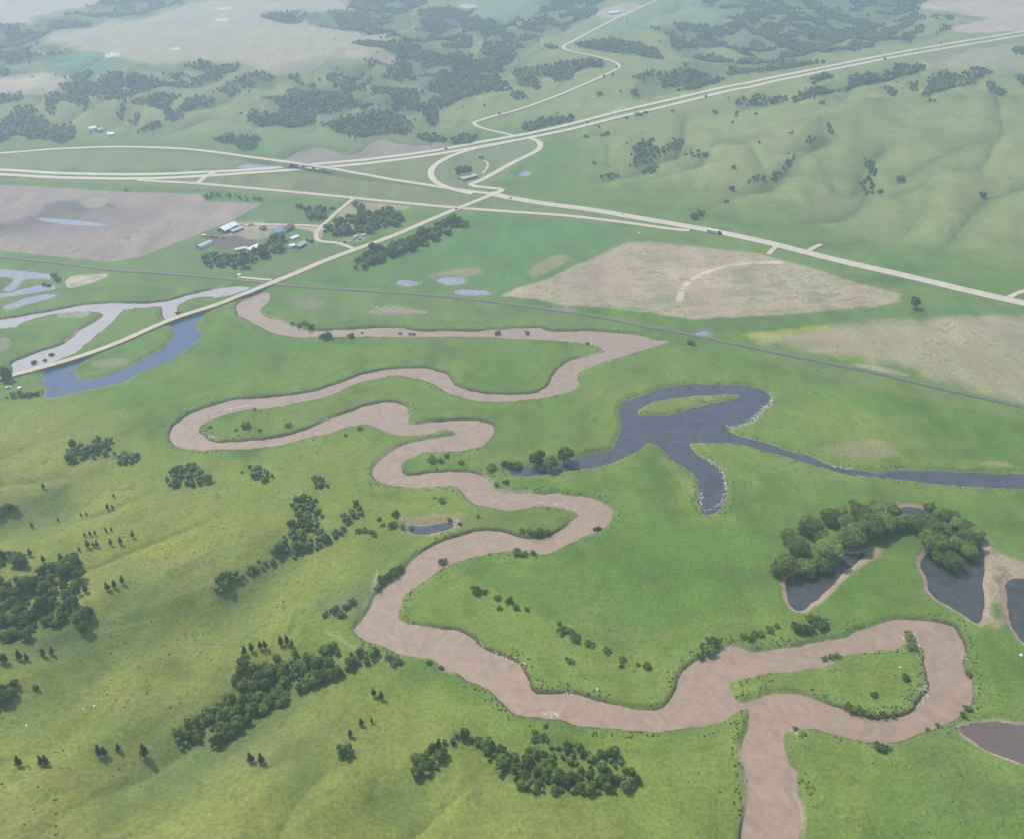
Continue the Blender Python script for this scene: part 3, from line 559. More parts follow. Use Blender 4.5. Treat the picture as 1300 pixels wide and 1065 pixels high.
zone("325 130 560 150 600 170 350 190 200 180 160 170 230 160", col(.165, .21, .085), 30, .5)
# old scroll bars left by the shifting river
sb = np.sin(BASIN['river'] / 3.2 + 5 * fbm(GX, GY, 70, 95, 3)) * smooth((BASIN['river'] + 38) / 12) * smooth((-9 - BASIN['river']) / 6) * (1 - hillA)
lay(np.clip(sb, 0, 1) * smooth((nz1 - .38) / .15), MEAD * .85, .38); lay(np.clip(-sb, 0, 1), LUSH * .8, .3)
# water margins
def rim(k, w0, c, kk): lay(smooth((BASIN[k] + w0) / (w0 * .5)), c, kk)
rim('ponds', 4.5, col(.36, .26, .19), .95); rim('pond_se', 2.5, col(.36, .28, .2), .8); rim('pond_small', 2.5, col(.32, .25, .18), .8)
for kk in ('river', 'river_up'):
    lay(smooth((BASIN[kk] + 4.5) / 3), col(.12, .14, .05), .5)
    lay(smooth((BASIN[kk] + 1.7) / 1.0) * CUT, col(.085, .066, .045), .9)  # bare cut-bank soil, darkened in colour to carry the shade of the face
    lay(smooth((BASIN[kk] + 1.3) / 1.2) * (1 - CUT), col(.25, .20, .14), .8)
    lay(smooth((BASIN[kk] + 4) / 2) * smooth((NAT - .62) / .06) * (1 - CUT), col(.34, .27, .19), .9); rim('lake', 2.0, col(.2, .2, .1), .6); rim('slough', 2.0, col(.22, .2, .12), .6)
rim('flood', 6, col(.24, .22, .14), .5)
lay(np.exp(-((BASIN['river'] + 9) / 7) ** 2) * smooth((nz3 - .4) / .2), MEAD * col(.8, .9, 1), .5)
lay(np.exp(-((BASIN['lake'] + 10) / 8) ** 2) * smooth((nz3 - .35) / .2), MEAD * .95, .5)
lay(smooth((fp + 5) / 4), col(.55, .52, .48), .9)
nz4 = fbm(GX, GY, 4.5, 73, 2)
for s_ in ("60 800 140 800 300 750 400 712 452 700", "-20 772 100 702 200 642 320 606 380 600", "560 735 640 800 760 842 860 852", "1000 905 1010 915", "250 640 330 640 420 600 470 590", "700 262 800 245 900 262 1010 262", "1150 330 1210 300 1300 290"):
    lay(smooth((1.6 + sdf(GX, GY, catmull(GP(s_), 3), 8, closed=False)) / 1.5) * smooth((nz2 - .3) / .2), col(.26, .24, .12), .45)
spk = smooth((nz4 * .6 + nz3 * .5 - .66) / .07) * smooth((nz2 - .42) / .2) * (allw < -3)
lay(spk, col(.075, .125, .04), .5)
A *= (0.74 + 0.34 * nz2 + 0.20 * nz3 + .08 * (nz4 - .5))[..., None]
A = np.clip(A, 0.01, 0.9)

# ------------------------------------------------------------------ materials
def nodes(name):
    m = bpy.data.materials.new(name); m.use_nodes = True
    return m, m.node_tree, m.node_tree.nodes['Principled BSDF']
def noisy(name, c, rough=.85, scale=4.0, amt=.25, metallic=0.0, spec=.3, objrand=0.0):
    m, t, b = nodes(name)
    n = t.nodes.new('ShaderNodeTexNoise'); n.inputs['Scale'].default_value = scale; n.inputs['Detail'].default_value = 4
    g = t.nodes.new('ShaderNodeNewGeometry'); t.links.new(g.outputs['Position'], n.inputs['Vector'])
    mr = t.nodes.new('ShaderNodeMapRange'); mr.inputs[1].default_value = .25; mr.inputs[2].default_value = .75
    mr.inputs[3].default_value = 1 - amt; mr.inputs[4].default_value = 1 + amt
    mx = t.nodes.new('ShaderNodeVectorMath'); mx.operation = 'SCALE'; mx.inputs[0].default_value = c
    t.links.new(n.outputs[0], mr.inputs[0]); t.links.new(mr.outputs[0], mx.inputs['Scale']); t.links.new(mx.outputs[0], b.inputs['Base Color'])
    b.inputs['Roughness'].default_value = rough; b.inputs['Metallic'].default_value = metallic
    b.inputs['Specular IOR Level'].default_value = spec
    return m
def ground_mat():
    m, t, b = nodes('land')
    at = t.nodes.new('ShaderNodeAttribute'); at.attribute_name = 'tint'
    g = t.nodes.new('ShaderNodeNewGeometry')
    def noise(scale, det, stretch=None):
        n = t.nodes.new('ShaderNodeTexNoise'); n.inputs['Scale'].default_value = scale; n.inputs['Detail'].default_value = det
        n.inputs['Roughness'].default_value = .65
        if stretch:
            mp = t.nodes.new('ShaderNodeMapping'); mp.inputs['Scale'].default_value = stretch; mp.inputs['Rotation'].default_value = (0, 0, R(25))
            t.links.new(g.outputs['Position'], mp.inputs[0]); t.links.new(mp.outputs[0], n.inputs['Vector'])
        else: t.links.new(g.outputs['Position'], n.inputs['Vector'])
        return n
    a = noise(.45, 5); c = noise(.035, 4, (1, .25, 1)); d = noise(1.6, 2)
    def rng(n, lo, hi):
        r = t.nodes.new('ShaderNodeMapRange'); r.inputs[1].default_value = .3; r.inputs[2].default_value = .7
        r.inputs[3].default_value = lo; r.inputs[4].default_value = hi; t.links.new(n.outputs[0], r.inputs[0]); return r
    ra, rc = rng(a, .70, 1.30), rng(c, .86, 1.14)
    mu = t.nodes.new('ShaderNodeMath'); mu.operation = 'MULTIPLY'; t.links.new(ra.outputs[0], mu.inputs[0]); t.links.new(rc.outputs[0], mu.inputs[1])
    sc = t.nodes.new('ShaderNodeVectorMath'); sc.operation = 'SCALE'
    t.links.new(at.outputs['Color'], sc.inputs[0]); t.links.new(mu.outputs[0], sc.inputs['Scale']); t.links.new(sc.outputs[0], b.inputs['Base Color'])
    bp = t.nodes.new('ShaderNodeBump'); bp.inputs['Strength'].default_value = .55; bp.inputs['Distance'].default_value = .8
    ad = t.nodes.new('ShaderNodeMath'); ad.operation = 'ADD'; t.links.new(a.outputs[0], ad.inputs[0]); t.links.new(d.outputs[0], ad.inputs[1])
    t.links.new(ad.outputs[0], bp.inputs['Height']); t.links.new(bp.outputs[0], b.inputs['Normal'])
    b.inputs['Roughness'].default_value = .95; b.inputs['Specular IOR Level'].default_value = .15
    return m
def water_mat(name, c, rough=.12, swirl=.12, ior=1.42):
    m, t, b = nodes(name)
    g = t.nodes.new('ShaderNodeNewGeometry')
    n = t.nodes.new('ShaderNodeTexNoise'); n.inputs['Scale'].default_value = .06; n.inputs['Detail'].default_value = 5; n.inputs['Distortion'].default_value = 3.0
    t.links.new(g.outputs['Position'], n.inputs['Vector'])
    mr = t.nodes.new('ShaderNodeMapRange'); mr.inputs[1].default_value = .3; mr.inputs[2].default_value = .7
    mr.inputs[3].default_value = 1 - swirl; mr.inputs[4].default_value = 1 + swirl
    sc = t.nodes.new('ShaderNodeVectorMath'); sc.operation = 'SCALE'; sc.inputs[0].default_value = c
    t.links.new(n.outputs[0], mr.inputs[0]); t.links.new(mr.outputs[0], sc.inputs['Scale']); t.links.new(sc.outputs[0], b.inputs['Base Color'])
    w_ = t.nodes.new('ShaderNodeTexNoise'); w_.inputs['Scale'].default_value = .5; w_.inputs['Detail'].default_value = 3
    t.links.new(g.outputs['Position'], w_.inputs['Vector'])
    bp = t.nodes.new('ShaderNodeBump'); bp.inputs['Strength'].default_value = .12; bp.inputs['Distance'].default_value = .15
    t.links.new(w_.outputs[0], bp.inputs['Height']); t.links.new(bp.outputs[0], b.inputs['Normal'])
    b.inputs['Roughness'].default_value = rough; b.inputs['IOR'].default_value = ior
    return m
def leaf_mat(name, c, use_attr=False):
    m, t, b = nodes(name)
    t.nodes.remove(b); out = t.nodes['Material Output']
    df = t.nodes.new('ShaderNodeBsdfDiffuse'); tr = t.nodes.new('ShaderNodeBsdfTranslucent'); mx = t.nodes.new('ShaderNodeMixShader'); mx.inputs[0].default_value = .38
    oi = t.nodes.new('ShaderNodeObjectInfo'); g = t.nodes.new('ShaderNodeNewGeometry')
    n = t.nodes.new('ShaderNodeTexNoise'); n.inputs['Scale'].default_value = .35; n.inputs['Detail'].default_value = 3; t.links.new(g.outputs['Position'], n.inputs['Vector'])
    r1 = t.nodes.new('ShaderNodeMapRange'); r1.inputs[3].default_value = .72; r1.inputs[4].default_value = 1.3; t.links.new(oi.outputs['Random'], r1.inputs[0])
    r2 = t.nodes.new('ShaderNodeMapRange'); r2.inputs[1].default_value = .3; r2.inputs[2].default_value = .7; r2.inputs[3].default_value = .65; r2.inputs[4].default_value = 1.35
    t.links.new(n.outputs[0], r2.inputs[0])
    mu = t.nodes.new('ShaderNodeMath'); mu.operation = 'MULTIPLY'; t.links.new(r1.outputs[0], mu.inputs[0]); t.links.new(r2.outputs[0], mu.inputs[1])
    sc = t.nodes.new('ShaderNodeVectorMath'); sc.operation = 'SCALE'; sc.inputs[0].default_value = c
    if use_attr:
        a = t.nodes.new('ShaderNodeAttribute'); a.attribute_name = 'tint'; t.links.new(a.outputs['Color'], sc.inputs[0])
        t.links.new(r2.outputs[0], sc.inputs['Scale'])
    else: t.links.new(mu.outputs[0], sc.inputs['Scale'])
    t.links.new(sc.outputs[0], df.inputs[0]); t.links.new(sc.outputs[0], tr.inputs[0])
    t.links.new(df.outputs[0], mx.inputs[1]); t.links.new(tr.outputs[0], mx.inputs[2]); t.links.new(mx.outputs[0], out.inputs[0])
    return m
M = {'land': ground_mat(),
 'river': water_mat('muddy_water', (.315, .215, .140), .10, .15, 1.75), 'upriver': water_mat('sky_sheen_muddy_water', (.36, .315, .285), .10, .08, 1.75), 'lake': water_mat('dark_water', (.066, .064, .086), .08, .3),  # upriver: greyer copy of the muddy water, sky sheen painted into its base colour
 'blue': water_mat('slough_water', (.062, .098, .170), .06, .2), 'pond': water_mat('pond_water', (.060, .058, .062), .08, .25),
 'redpond': water_mat('red_pond_water', (.135, .095, .085), .2, .15), 'puddle': water_mat('puddle_water', (.40, .39, .42), .05, .2),
 'flood': water_mat('flood_water', (.24, .255, .29), .06, .2),
 'road': noisy('road_surface', (.53, .465, .365), .9, .15, .12), 'gravel': noisy('gravel', (.50, .43, .325), .95, .3, .15),
 'asphalt': noisy('worn_asphalt', (.50, .44, .35), .9, .1, .12), 'verge': noisy('verge_grass', (.14, .17, .065), .95, .3, .2),
 'rail_bank': noisy('rail_bank_grass', (.085, .125, .05), .95, .3, .25), 'ballast': noisy('ballast', (.22, .215, .17), .95, .5, .2), 'rail': noisy('rail_steel', (.3, .27, .24), .4, 1, .1, .8), 'sleeper': noisy('sleeper_wood', (.12, .09, .07), .9),
 'concrete': noisy('concrete', (.5, .48, .44), .85, .5, .1), 'darkwall': noisy('dark_wall', (.16, .13, .12), .8), 'white': noisy('white_paint', (.8, .8, .78), .5, 1, .05),
 'roofwhite': noisy('white_roof', (.85, .86, .88), .35, .4, .06), 'roofgrey': noisy('grey_metal_roof', (.5, .53, .56), .4, .5, .1), 'roofblue': noisy('blue_roof', (.22, .36, .45), .5, .5, .1),
 'roofbrown': noisy('brown_roof', (.2, .15, .15), .8, .5, .15), 'redwall': noisy('red_wall', (.28, .12, .09), .8), 'glass': noisy('window_glass', (.03, .035, .04), .08, 1, .05, 0, .6),
 'tyre': noisy('tyre', (.02, .02, .02), .9), 'chrome': noisy('steel', (.5, .5, .5), .3, 1, .05, .8), 'black': noisy('black_paint', (.03, .03, .035), .35), 'red': noisy('red_paint', (.35, .05, .04), .35),
 'blue_car': noisy('blue_paint', (.05, .1, .25), .35), 'silver': noisy('silver_paint', (.5, .51, .52), .3), 'brown': noisy('brown_paint', (.22, .13, .09), .6),
 'drift': noisy('driftwood', (.66, .61, .52), .9, 1, .2), 'rock': noisy('pale_rock', (.62, .6, .55), .9, 1, .15), 'bark': noisy('bark', (.10, .075, .055), .95, 2, .3),
 'bank': noisy('cut_bank', (.13, .10, .07), .95, .6, .3),
 'd': leaf_mat('dark_leaves', (.140, .205, .062)), 'm': leaf_mat('green_leaves', (.200, .275, .072)), 'l': leaf_mat('pale_willow_leaves', (.24, .315, .10)),
 'g': leaf_mat('grey_leaves', (.15, .19, .10)), 'r': leaf_mat('reddish_twigs', (.17, .11, .09)), 'p': leaf_mat('pine_needles', (.11, .11, .06)), 'wood': leaf_mat('woodland_leaves', (.05, .09, .03), True)}

# ------------------------------------------------------------------ object helpers
def tag(o, label=None, cat=None, group=None, kind=None):
    if label: o['label'] = label
    if cat: o['category'] = cat
    if group: o['group'] = group
    if kind: o['kind'] = kind
    return o
def mesh_np(name, v, f, mat, parent=None, smooth_=False, tint=None):
    """v (n,3); f list/array of quads or tris"""
    me = bpy.data.meshes.new(name); v = np.asarray(v, np.float32)
    f = np.asarray(f, np.int32); k = f.shape[1]
    me.vertices.add(len(v)); me.vertices.foreach_set('co', v.ravel())
    me.loops.add(f.size); me.loops.foreach_set('vertex_index', f.ravel())
    me.polygons.add(len(f)); me.polygons.foreach_set('loop_start', np.arange(0, f.size, k, dtype=np.int32))
    me.polygons.foreach_set('loop_total', np.full(len(f), k, np.int32))
    if smooth_: me.polygons.foreach_set('use_smooth', np.ones(len(f), bool))
    if tint is not None:
        ca = me.color_attributes.new('tint', 'FLOAT_COLOR', 'POINT')
        c = np.ones((len(v), 4), np.float32); c[:, :3] = tint; ca.data.foreach_set('color', c.ravel())
    me.update(); me.validate()
    if mat is not None: me.materials.append(M[mat] if isinstance(mat, str) else mat)
    o = bpy.data.objects.new(name, me); COL.objects.link(o); o.parent = parent
    return o
def empty(name, loc, rz=0.0):
    o = bpy.data.objects.new(name, None); COL.objects.link(o); o.location = loc; o.rotation_euler = (0, 0, rz); o.empty_display_size = 2; return o
def bm_obj(name, bm, mat, parent=None, smooth_=False):
    me = bpy.data.meshes.new(name); bm.to_mesh(me); bm.free(); me.materials.append(M[mat])
    if smooth_:
        for p in me.polygons: p.use_smooth = True
    o = bpy.data.objects.new(name, me); COL.objects.link(o); o.parent = parent; return o
def box(bm, x0, x1, y0, y1, z0, z1, bev=0.0):
    r = bmesh.ops.create_cube(bm, size=1); vs = r['verts']
    for v in vs: v.co = Vector((x0 + (v.co.x + .5) * (x1 - x0), y0 + (v.co.y + .5) * (y1 - y0), z0 + (v.co.z + .5) * (z1 - z0)))
    if bev: bmesh.ops.bevel(bm, geom=list({e for v in vs for e in v.link_edges}), offset=bev, segments=1, affect='EDGES')
def prism(bm, pts, y0, y1):
    """extrude an x-z outline along y"""
    a = [bm.verts.new((x, y0, z)) for x, z in pts]; b = [bm.verts.new((x, y1, z)) for x, z in pts]; n = len(pts)
    bm.faces.new(a[::-1]); bm.faces.new(b)
    for i in range(n): bm.faces.new((a[i], a[(i + 1) % n], b[(i + 1) % n], b[i]))
    bmesh.ops.recalc_face_normals(bm, faces=bm.faces)

# ------------------------------------------------------------------ ground sheet
idx = np.arange(NU * NV, dtype=np.int32).reshape(NV, NU)
quads = np.stack([idx[:-1, :-1], idx[:-1, 1:], idx[1:, 1:], idx[1:, :-1]], -1).reshape(-1, 4)
gv = np.stack([GX, GY, H], -1).reshape(-1, 3)
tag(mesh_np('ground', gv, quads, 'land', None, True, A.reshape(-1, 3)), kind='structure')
def water(name, s, mat, z=WZ):
    cell = np.maximum(np.maximum(s[:-1, :-1], s[1:, :-1]), np.maximum(s[:-1, 1:], s[1:, 1:])) > -2.5
    q = np.stack([idx[:-1, :-1], idx[:-1, 1:], idx[1:, 1:], idx[1:, :-1]], -1)[cell]
    if len(q) == 0: return
    used, inv = np.unique(q, return_inverse=True)
    v = gv[used].copy(); v[:, 2] = z if np.isscalar(z) else z.ravel()[used]
    tag(mesh_np(name, v, inv.reshape(-1, 4), mat, None, True), kind='structure')
water('river', BASIN['river'], 'river'); water('upstream_river', BASIN['river_up'], 'upriver', WZ - .004)
water('slough_water', BASIN['slough'], 'blue', WZ - .008); water('oxbow_lake_water', BASIN['lake'], 'lake', WZ - .012)
water('pond_water', BASIN['ponds'], 'pond', WZ - .016); water('small_pond_water', BASIN['pond_small'], 'lake', WZ - .020)
water('red_pond_water', BASIN['pond_se'], 'redpond', WZ - .024); water('flood_water', BASIN['flood'], 'flood', WZ - .028)

# ------------------------------------------------------------------ roads
def ribbon(name, P, width, lift, mat, skirt=3.0, base=None, nseg=5, drop=1.2, vmat='verge', parent=None, kind='structure', zs=None):
    """a road laid over the terrain: crowned top with grassy side slopes"""
    C = catmull(P, nseg); L = np.concatenate([[0], np.cumsum(np.hypot(*np.diff(C, axis=0).T))])
    n = max(8, int(L[-1] / 6)); t = np.linspace(0, L[-1], n)
    zi = None if zs is None else np.interp(t, L, catmull(np.stack([np.arange(len(zs)), zs], 1), nseg)[:, 1])
    C = np.stack([np.interp(t, L, C[:, 0]), np.interp(t, L, C[:, 1])], 1)
    T = np.gradient(C, axis=0); T /= np.hypot(T[:, 0], T[:, 1])[:, None] + 1e-9; N = np.stack([-T[:, 1], T[:, 0]], 1)
    offs = np.array([-1, -.5, 0, .5, 1]) * width / 2
    hs = np.stack([hz(C[:, 0] + N[:, 0] * o, C[:, 1] + N[:, 1] * o) for o in offs], 1)
    z0 = hs.max(1) if base is None else np.full(n, base)
    k = np.ones(9) / 9; zp = np.convolve(np.pad(z0, 4, 'edge'), k, 'valid'); z = np.maximum(zp, z0 - .1) + lift
    if zi is not None: z = np.maximum(zi, z0) + lift
    top = np.stack([np.stack([C[:, 0] + N[:, 0] * o, C[:, 1] + N[:, 1] * o, z + (.08 * (1 - abs(o) / (width / 2)))], 1) for o in offs], 1)
    m = 5; ii = np.arange(n * m).reshape(n, m)
    q = np.stack([ii[:-1, :-1], ii[1:, :-1], ii[1:, 1:], ii[:-1, 1:]], -1).reshape(-1, 4)[:, ::-1]
    r = tag(mesh_np(name, top.reshape(-1, 3), q, mat, parent, True), kind=kind)
    sk = []; faces = []
    for sgn in (-1, 1):
        a = np.stack([C[:, 0] + N[:, 0] * sgn * width / 2, C[:, 1] + N[:, 1] * sgn * width / 2, z - .02], 1)
        o = sgn * (width / 2 + skirt); x, y = C[:, 0] + N[:, 0] * o, C[:, 1] + N[:, 1] * o
        b = np.stack([x, y, np.minimum(hz(x, y), z) - drop], 1)
        s0 = len(sk) * n * 2; sk.append(np.stack([a, b], 1).reshape(-1, 3)); i2 = np.arange(n * 2).reshape(n, 2) + s0
        f = np.stack([i2[:-1, 0], i2[1:, 0], i2[1:, 1], i2[:-1, 1]], -1); faces.append(f if sgn < 0 else f[:, ::-1])
    mesh_np('side_slope', np.vstack(sk), np.vstack(faces), vmat, r, True)
    return r, C, z
ROADS = [
 ('highway', "620 246 650 252.5 700 260.5 750 267 825 280 900 293 975 309 1062 331 1150 351 1225 369 1300 386 1420 412", 15, .62, 'asphalt'),
 ('freeway_north_lanes', "-120 213 0 216 75 220.5 175 222 250 219.5 325 215.5 400 209 475 202 550 192 612 180.5 650 174 700 164 775 145 850 127.5 925 110 975 100 1100 75 1175 61 1300 40 1450 14", 11.5, .50, 'road'),
 ('freeway_south_lanes', "-120 219 0 222 75 226 175 227.5 250 224.5 325 219.5 400 214 475 207 550 197 612 186.5 650 179.5 700 170 775 152 850 134.5 925 116 975 105.5 1100 80 1175 66 1300 45 1450 19", 11.5, .54, 'road'),
 ('frontage_road', "175 229 215 231.5 250 233.5 325 240 400 247 445 251.5 500 257 575 264 650 269.5 725 275 800 284 850 291 875 293", 8.5, .46, 'gravel'),
 ('freeway_connector', "250 234 256 229 262 224 272 220", 8, .66, 'road'),
 #('ramp_west', "-120 200 0 195 75 189.5 150 187 225 189 275 194 325 201 400 211 445 220.5 500 229 575 240.5 625 247", 8.5, .58, 'road'),
 ('loop_ramp', "655 179 625 185 600 190 570 200 552 211 547 222 555 233 575 241 600 247", 9.5, .70, 'road'),
 ('straight_ramp', "672 176 683 180 686 186 680 193 650 208 625 222 612 229 598 235 608 238 636 241 632 245 622 249", 9.5, .74, 'road'),
 ('valley_road', "622 249 608 255 575 268 537 284 500 300 450 318 410 333 375 348 350 358 345 360", 8.5, .80, 'gravel'),
 ('north_road', "655 174 640 170 612 163 603 159 607 155 650 142.5 725 115 775 92.5 786 84 775 77.5 750 71 722 65 715 60 725 54 775 27.5 835 0 900 -35", 7.5, .56, 'road'),
 ('farm_road', "450 317 430 309.5 407 307 402 303 403 294 415 282 430 268 446 255 449 252", 6, .50, 'gravel'),
 ('farm_yard_road', "405 288 385 286.5 340 285.5 312 286", 6, .44, 'gravel'),
 ('field_approach', "1022 322 1032 316 1042 311", 6, .70, 'gravel'), ('south_approach', "985 314 980 319 975 324", 6, .70, 'gravel'),
 ('east_approach', "1280 379 1292 373 1310 368", 6, .70, 'gravel'), ('track', "345 356 325 354.5 303 352", 4.5, .34, 'gravel'),
 ('ranch_track', "700 228 690 219 697 211 692 205", 3.0, .2, 'gravel'), ('creek_track', "775 146 783 139 800 135 812 136", 3.0, .25, 'gravel'),
]
for nm, s, wd, lf, mt in ROADS:
    if nm == 'ranch_track': s = "612 221 618 214 619 208 614 204"
    ribbon(nm, GP(s), wd, lf, mt)
def lifted(px, py, off):
    P = np.array([[px, py]], float); z = 0.0
    for _ in range(14):
        x, y = at_z(P[:, 0], P[:, 1], z); z = .6 * (hz(x, y)[0] + off) + .4 * z
    return float(x[0]), float(y[0]), float(z)
RW = [(-120, 200, 0), (0, 195, 0), (75, 189.5, 0), (150, 187, .3), (225, 189, 1), (275, 194, 2.4), (325, 201, 4.6), (352, 204.6, 6), (372, 207.3, 7), (400, 211, 7.2), (424, 215, 7), (445, 219, 5.6),
      (470, 223.5, 3.8), (500, 229, 2), (540, 235, .8), (575, 240.5, .2), (625, 247, 0)]
def ramp(pts, name):
    Q = np.array([lifted(*p) for p in pts]); r_ = ribbon(name, Q[:, :2], 8.5, .58, 'road', skirt=10, zs=Q[:, 2] - np.array([0 for p in pts]))
    return Q
QA = ramp(RW[:9], 'ramp_west'); QB = ramp(RW[10:], 'ramp_east')
# causeway on its own embankment, cut by the bridge opening
CW1 = "330 366.5 325 368 300 377.5 275 387.5 217 406.5 150 435 100 453.5 50 468 10 478 -70 500"
def at_level(s, z): P = parse(s); x, y = at_z(P[:, 0], P[:, 1], z); return np.stack([x, y], 1)
ribbon('causeway_road', at_level("312 372.5 300 377 275 387 217 406 150 435 100 453 50 467.5 10 478 -70 500", 1.6), 7.0, .1, 'gravel', skirt=3.5, base=1.5, drop=2.6)
ribbon('causeway_end', at_level("337 362.5 341 361 347 358.5", 1.6), 8.0, .14, 'gravel', skirt=3.5, base=1.5, drop=2.0)
# railway on low embankment
RP = GP("-80 318 60 333 140 343 200 347 260 352 320 358 347 361 400 365.5 500 372 575 378 650 387 750 401 825 416 875 426 975 446 1075 466.5 1130 478 1200 495 1300 517 1420 545")
rr, RC, RZ = ribbon('railway', RP, 3.8, .9, 'ballast', skirt=5.5, vmat='rail_bank')
def line_strip(name, C, Z, off, wd, up, mat, parent):
    T = np.gradient(C, axis=0); T /= np.hypot(T[:, 0], T[:, 1])[:, None]; N = np.stack([-T[:, 1], T[:, 0]], 1); n = len(C); v = []
    for o, dz in ((off - wd / 2, 0), (off - wd / 2, up), (off + wd / 2, up), (off + wd / 2, 0)):
        v.append(np.stack([C[:, 0] + N[:, 0] * o, C[:, 1] + N[:, 1] * o, Z + .12 + dz], 1))
    v = np.stack(v, 1).reshape(-1, 3); ii = np.arange(n * 4).reshape(n, 4)
    f = np.concatenate([np.stack([ii[:-1, a], ii[:-1, a + 1], ii[1:, a + 1], ii[1:, a]], -1) for a in range(3)])
    return mesh_np(name, v, f, mat, parent)
for off in (-.75, .75): line_strip('rail', RC, RZ, off, .14, .16, 'rail', rr)
# sleepers as one patterned part
sv, sf = [], []
Ls = np.concatenate([[0], np.cumsum(np.hypot(*np.diff(RC, axis=0).T))]); ts = np.arange(0, Ls[-1], 1.3)
sx, sy, sz = np.interp(ts, Ls, RC[:, 0]), np.interp(ts, Ls, RC[:, 1]), np.interp(ts, Ls, RZ)
tx, ty = np.gradient(sx), np.gradient(sy); tl = np.hypot(tx, ty); tx /= tl; ty /= tl
bv = []
for a, b_ in ((-.13, -1.3), (.13, -1.3), (.13, 1.3), (-.13, 1.3)): bv.append(np.stack([sx + tx * a - ty * b_, sy + ty * a + tx * b_, sz + .13], 1))
bv = np.stack(bv, 1).reshape(-1, 3); mesh_np('sleepers', bv, np.arange(len(bv)).reshape(-1, 4), 'sleeper', rr)

# ------------------------------------------------------------------ bridges
def bridge(name, A_, B_, z, width, label, piers, deckmat='concrete', under=-3.0, slab=.9):
    A_, B_ = Vector(A_), Vector(B_); mid = (A_ + B_) / 2; L = (B_ - A_).length; rz = math.atan2(B_.y - A_.y, B_.x - A_.x)
    e = empty(name, (mid.x, mid.y, z), rz); tag(e, label, 'bridge')
    bm = bmesh.new(); box(bm, -L / 2, L / 2, -width / 2, width / 2, -slab, 0); bm_obj('deck', bm, deckmat, e)
    for s in (-1, 1):
        bm = bmesh.new(); box(bm, -L / 2, L / 2, s * width / 2 - (.3 if s > 0 else 0), s * width / 2 + (.3 if s < 0 else 0), .01, .16)
        k = int(L / 3)
        for i in range(k + 1):
            x = -L / 2 + L * i / k; box(bm, x - .1 + (0.1 if i == 0 else 0) , x + .1, s * (width / 2 - .15) - .1, s * (width / 2 - .15) + .1, .17, .85)
        box(bm, -L / 2, L / 2, s * (width / 2 - .15) - .12, s * (width / 2 - .15) + .12, .86, 1.05); bm_obj('railing', bm, 'concrete', e)
    for i in range(piers):
        x = -L / 2 + L * (i + 1) / (piers + 1); bm = bmesh.new()
        box(bm, x - .5, x + .5, -width / 2 + .6, width / 2 - .6, under, -slab - .01, .15); bm_obj('pier', bm, 'concrete', e)
    return e
q = at_level("312 372.5 337.5 362.3", 1.6)
bridge('river_bridge', q[0], q[1], 1.62, 8.2, 'low concrete road bridge over the muddy river beside the causeway', 3, under=-6)
def P3(px, py): x, y, z = G(px, py); return Vector((x[0], y[0], z[0]))
QA_, QB_ = QA[-1], QB[0]
bridge('freeway_overpass', QA_[:2], QB_[:2], (QA_[2] + QB_[2]) / 2 + .58, 9.6, 'overpass carrying the ramp across the freeway lanes', 3, 'road', under=-9)

# ------------------------------------------------------------------ trees
rs = np.random.RandomState(5)
def ico(sub):
    bm = bmesh.new(); bmesh.ops.create_icosphere(bm, subdivisions=sub, radius=1)
    v = np.array([x.co[:] for x in bm.verts]); f = np.array([[q.index for q in p.verts] for p in bm.faces]); bm.free(); return v, f
ICO1, ICO2 = ico(1), ico(2)
def crown_mesh(name, lobes, leaf, nleaf, mat, seed, parent, j0=.70, j1=1.28):
    """a crown: lumpy dark cores inside a shell of many leaf clumps"""
    r = np.random.RandomState(seed); V_, F_ = [], []; base = 0
    for (cx, cy, cz, rx, rz) in lobes:
        v = ICO2[0].copy(); v *= (1 + .22 * (r.rand(len(v), 1) - .5)) * (.80 if leaf < .1 else .68)
        v = v * [rx, rx, rz] + [cx, cy, cz]; V_.append(v); F_.append(ICO2[1] + base); base += len(v)
    tot = sum(l[3] ** 2 for l in lobes)
    for (cx, cy, cz, rx, rz) in lobes:
        n = int(nleaf * rx ** 2 / tot); d = r.randn(n, 3); d /= np.linalg.norm(d, axis=1)[:, None]
        d[:, 2] = np.where(d[:, 2] < -.35, -d[:, 2], d[:, 2])
        p = d * (r.uniform(j0, j1, (n, 1))) * [rx, rx, rz] + [cx, cy, cz]
        nrm = d + .9 * r.randn(n, 3); nrm /= np.linalg.norm(nrm, axis=1)[:, None]
        t = np.cross(nrm, r.randn(n, 3)); t /= np.linalg.norm(t, axis=1)[:, None]; s = np.cross(nrm, t)
        sz = leaf * r.uniform(.6, 1.4, (n, 1))
        a, b, c = p + t * sz, p - t * sz * .5 + s * sz * .85, p - t * sz * .5 - s * sz * .85
        V_.append(np.stack([a, b, c], 1).reshape(-1, 3)); F_.append(np.arange(3 * n).reshape(-1, 3) + base); base += 3 * n
    return mesh_np(name, np.vstack(V_), np.vstack(F_), mat, parent)
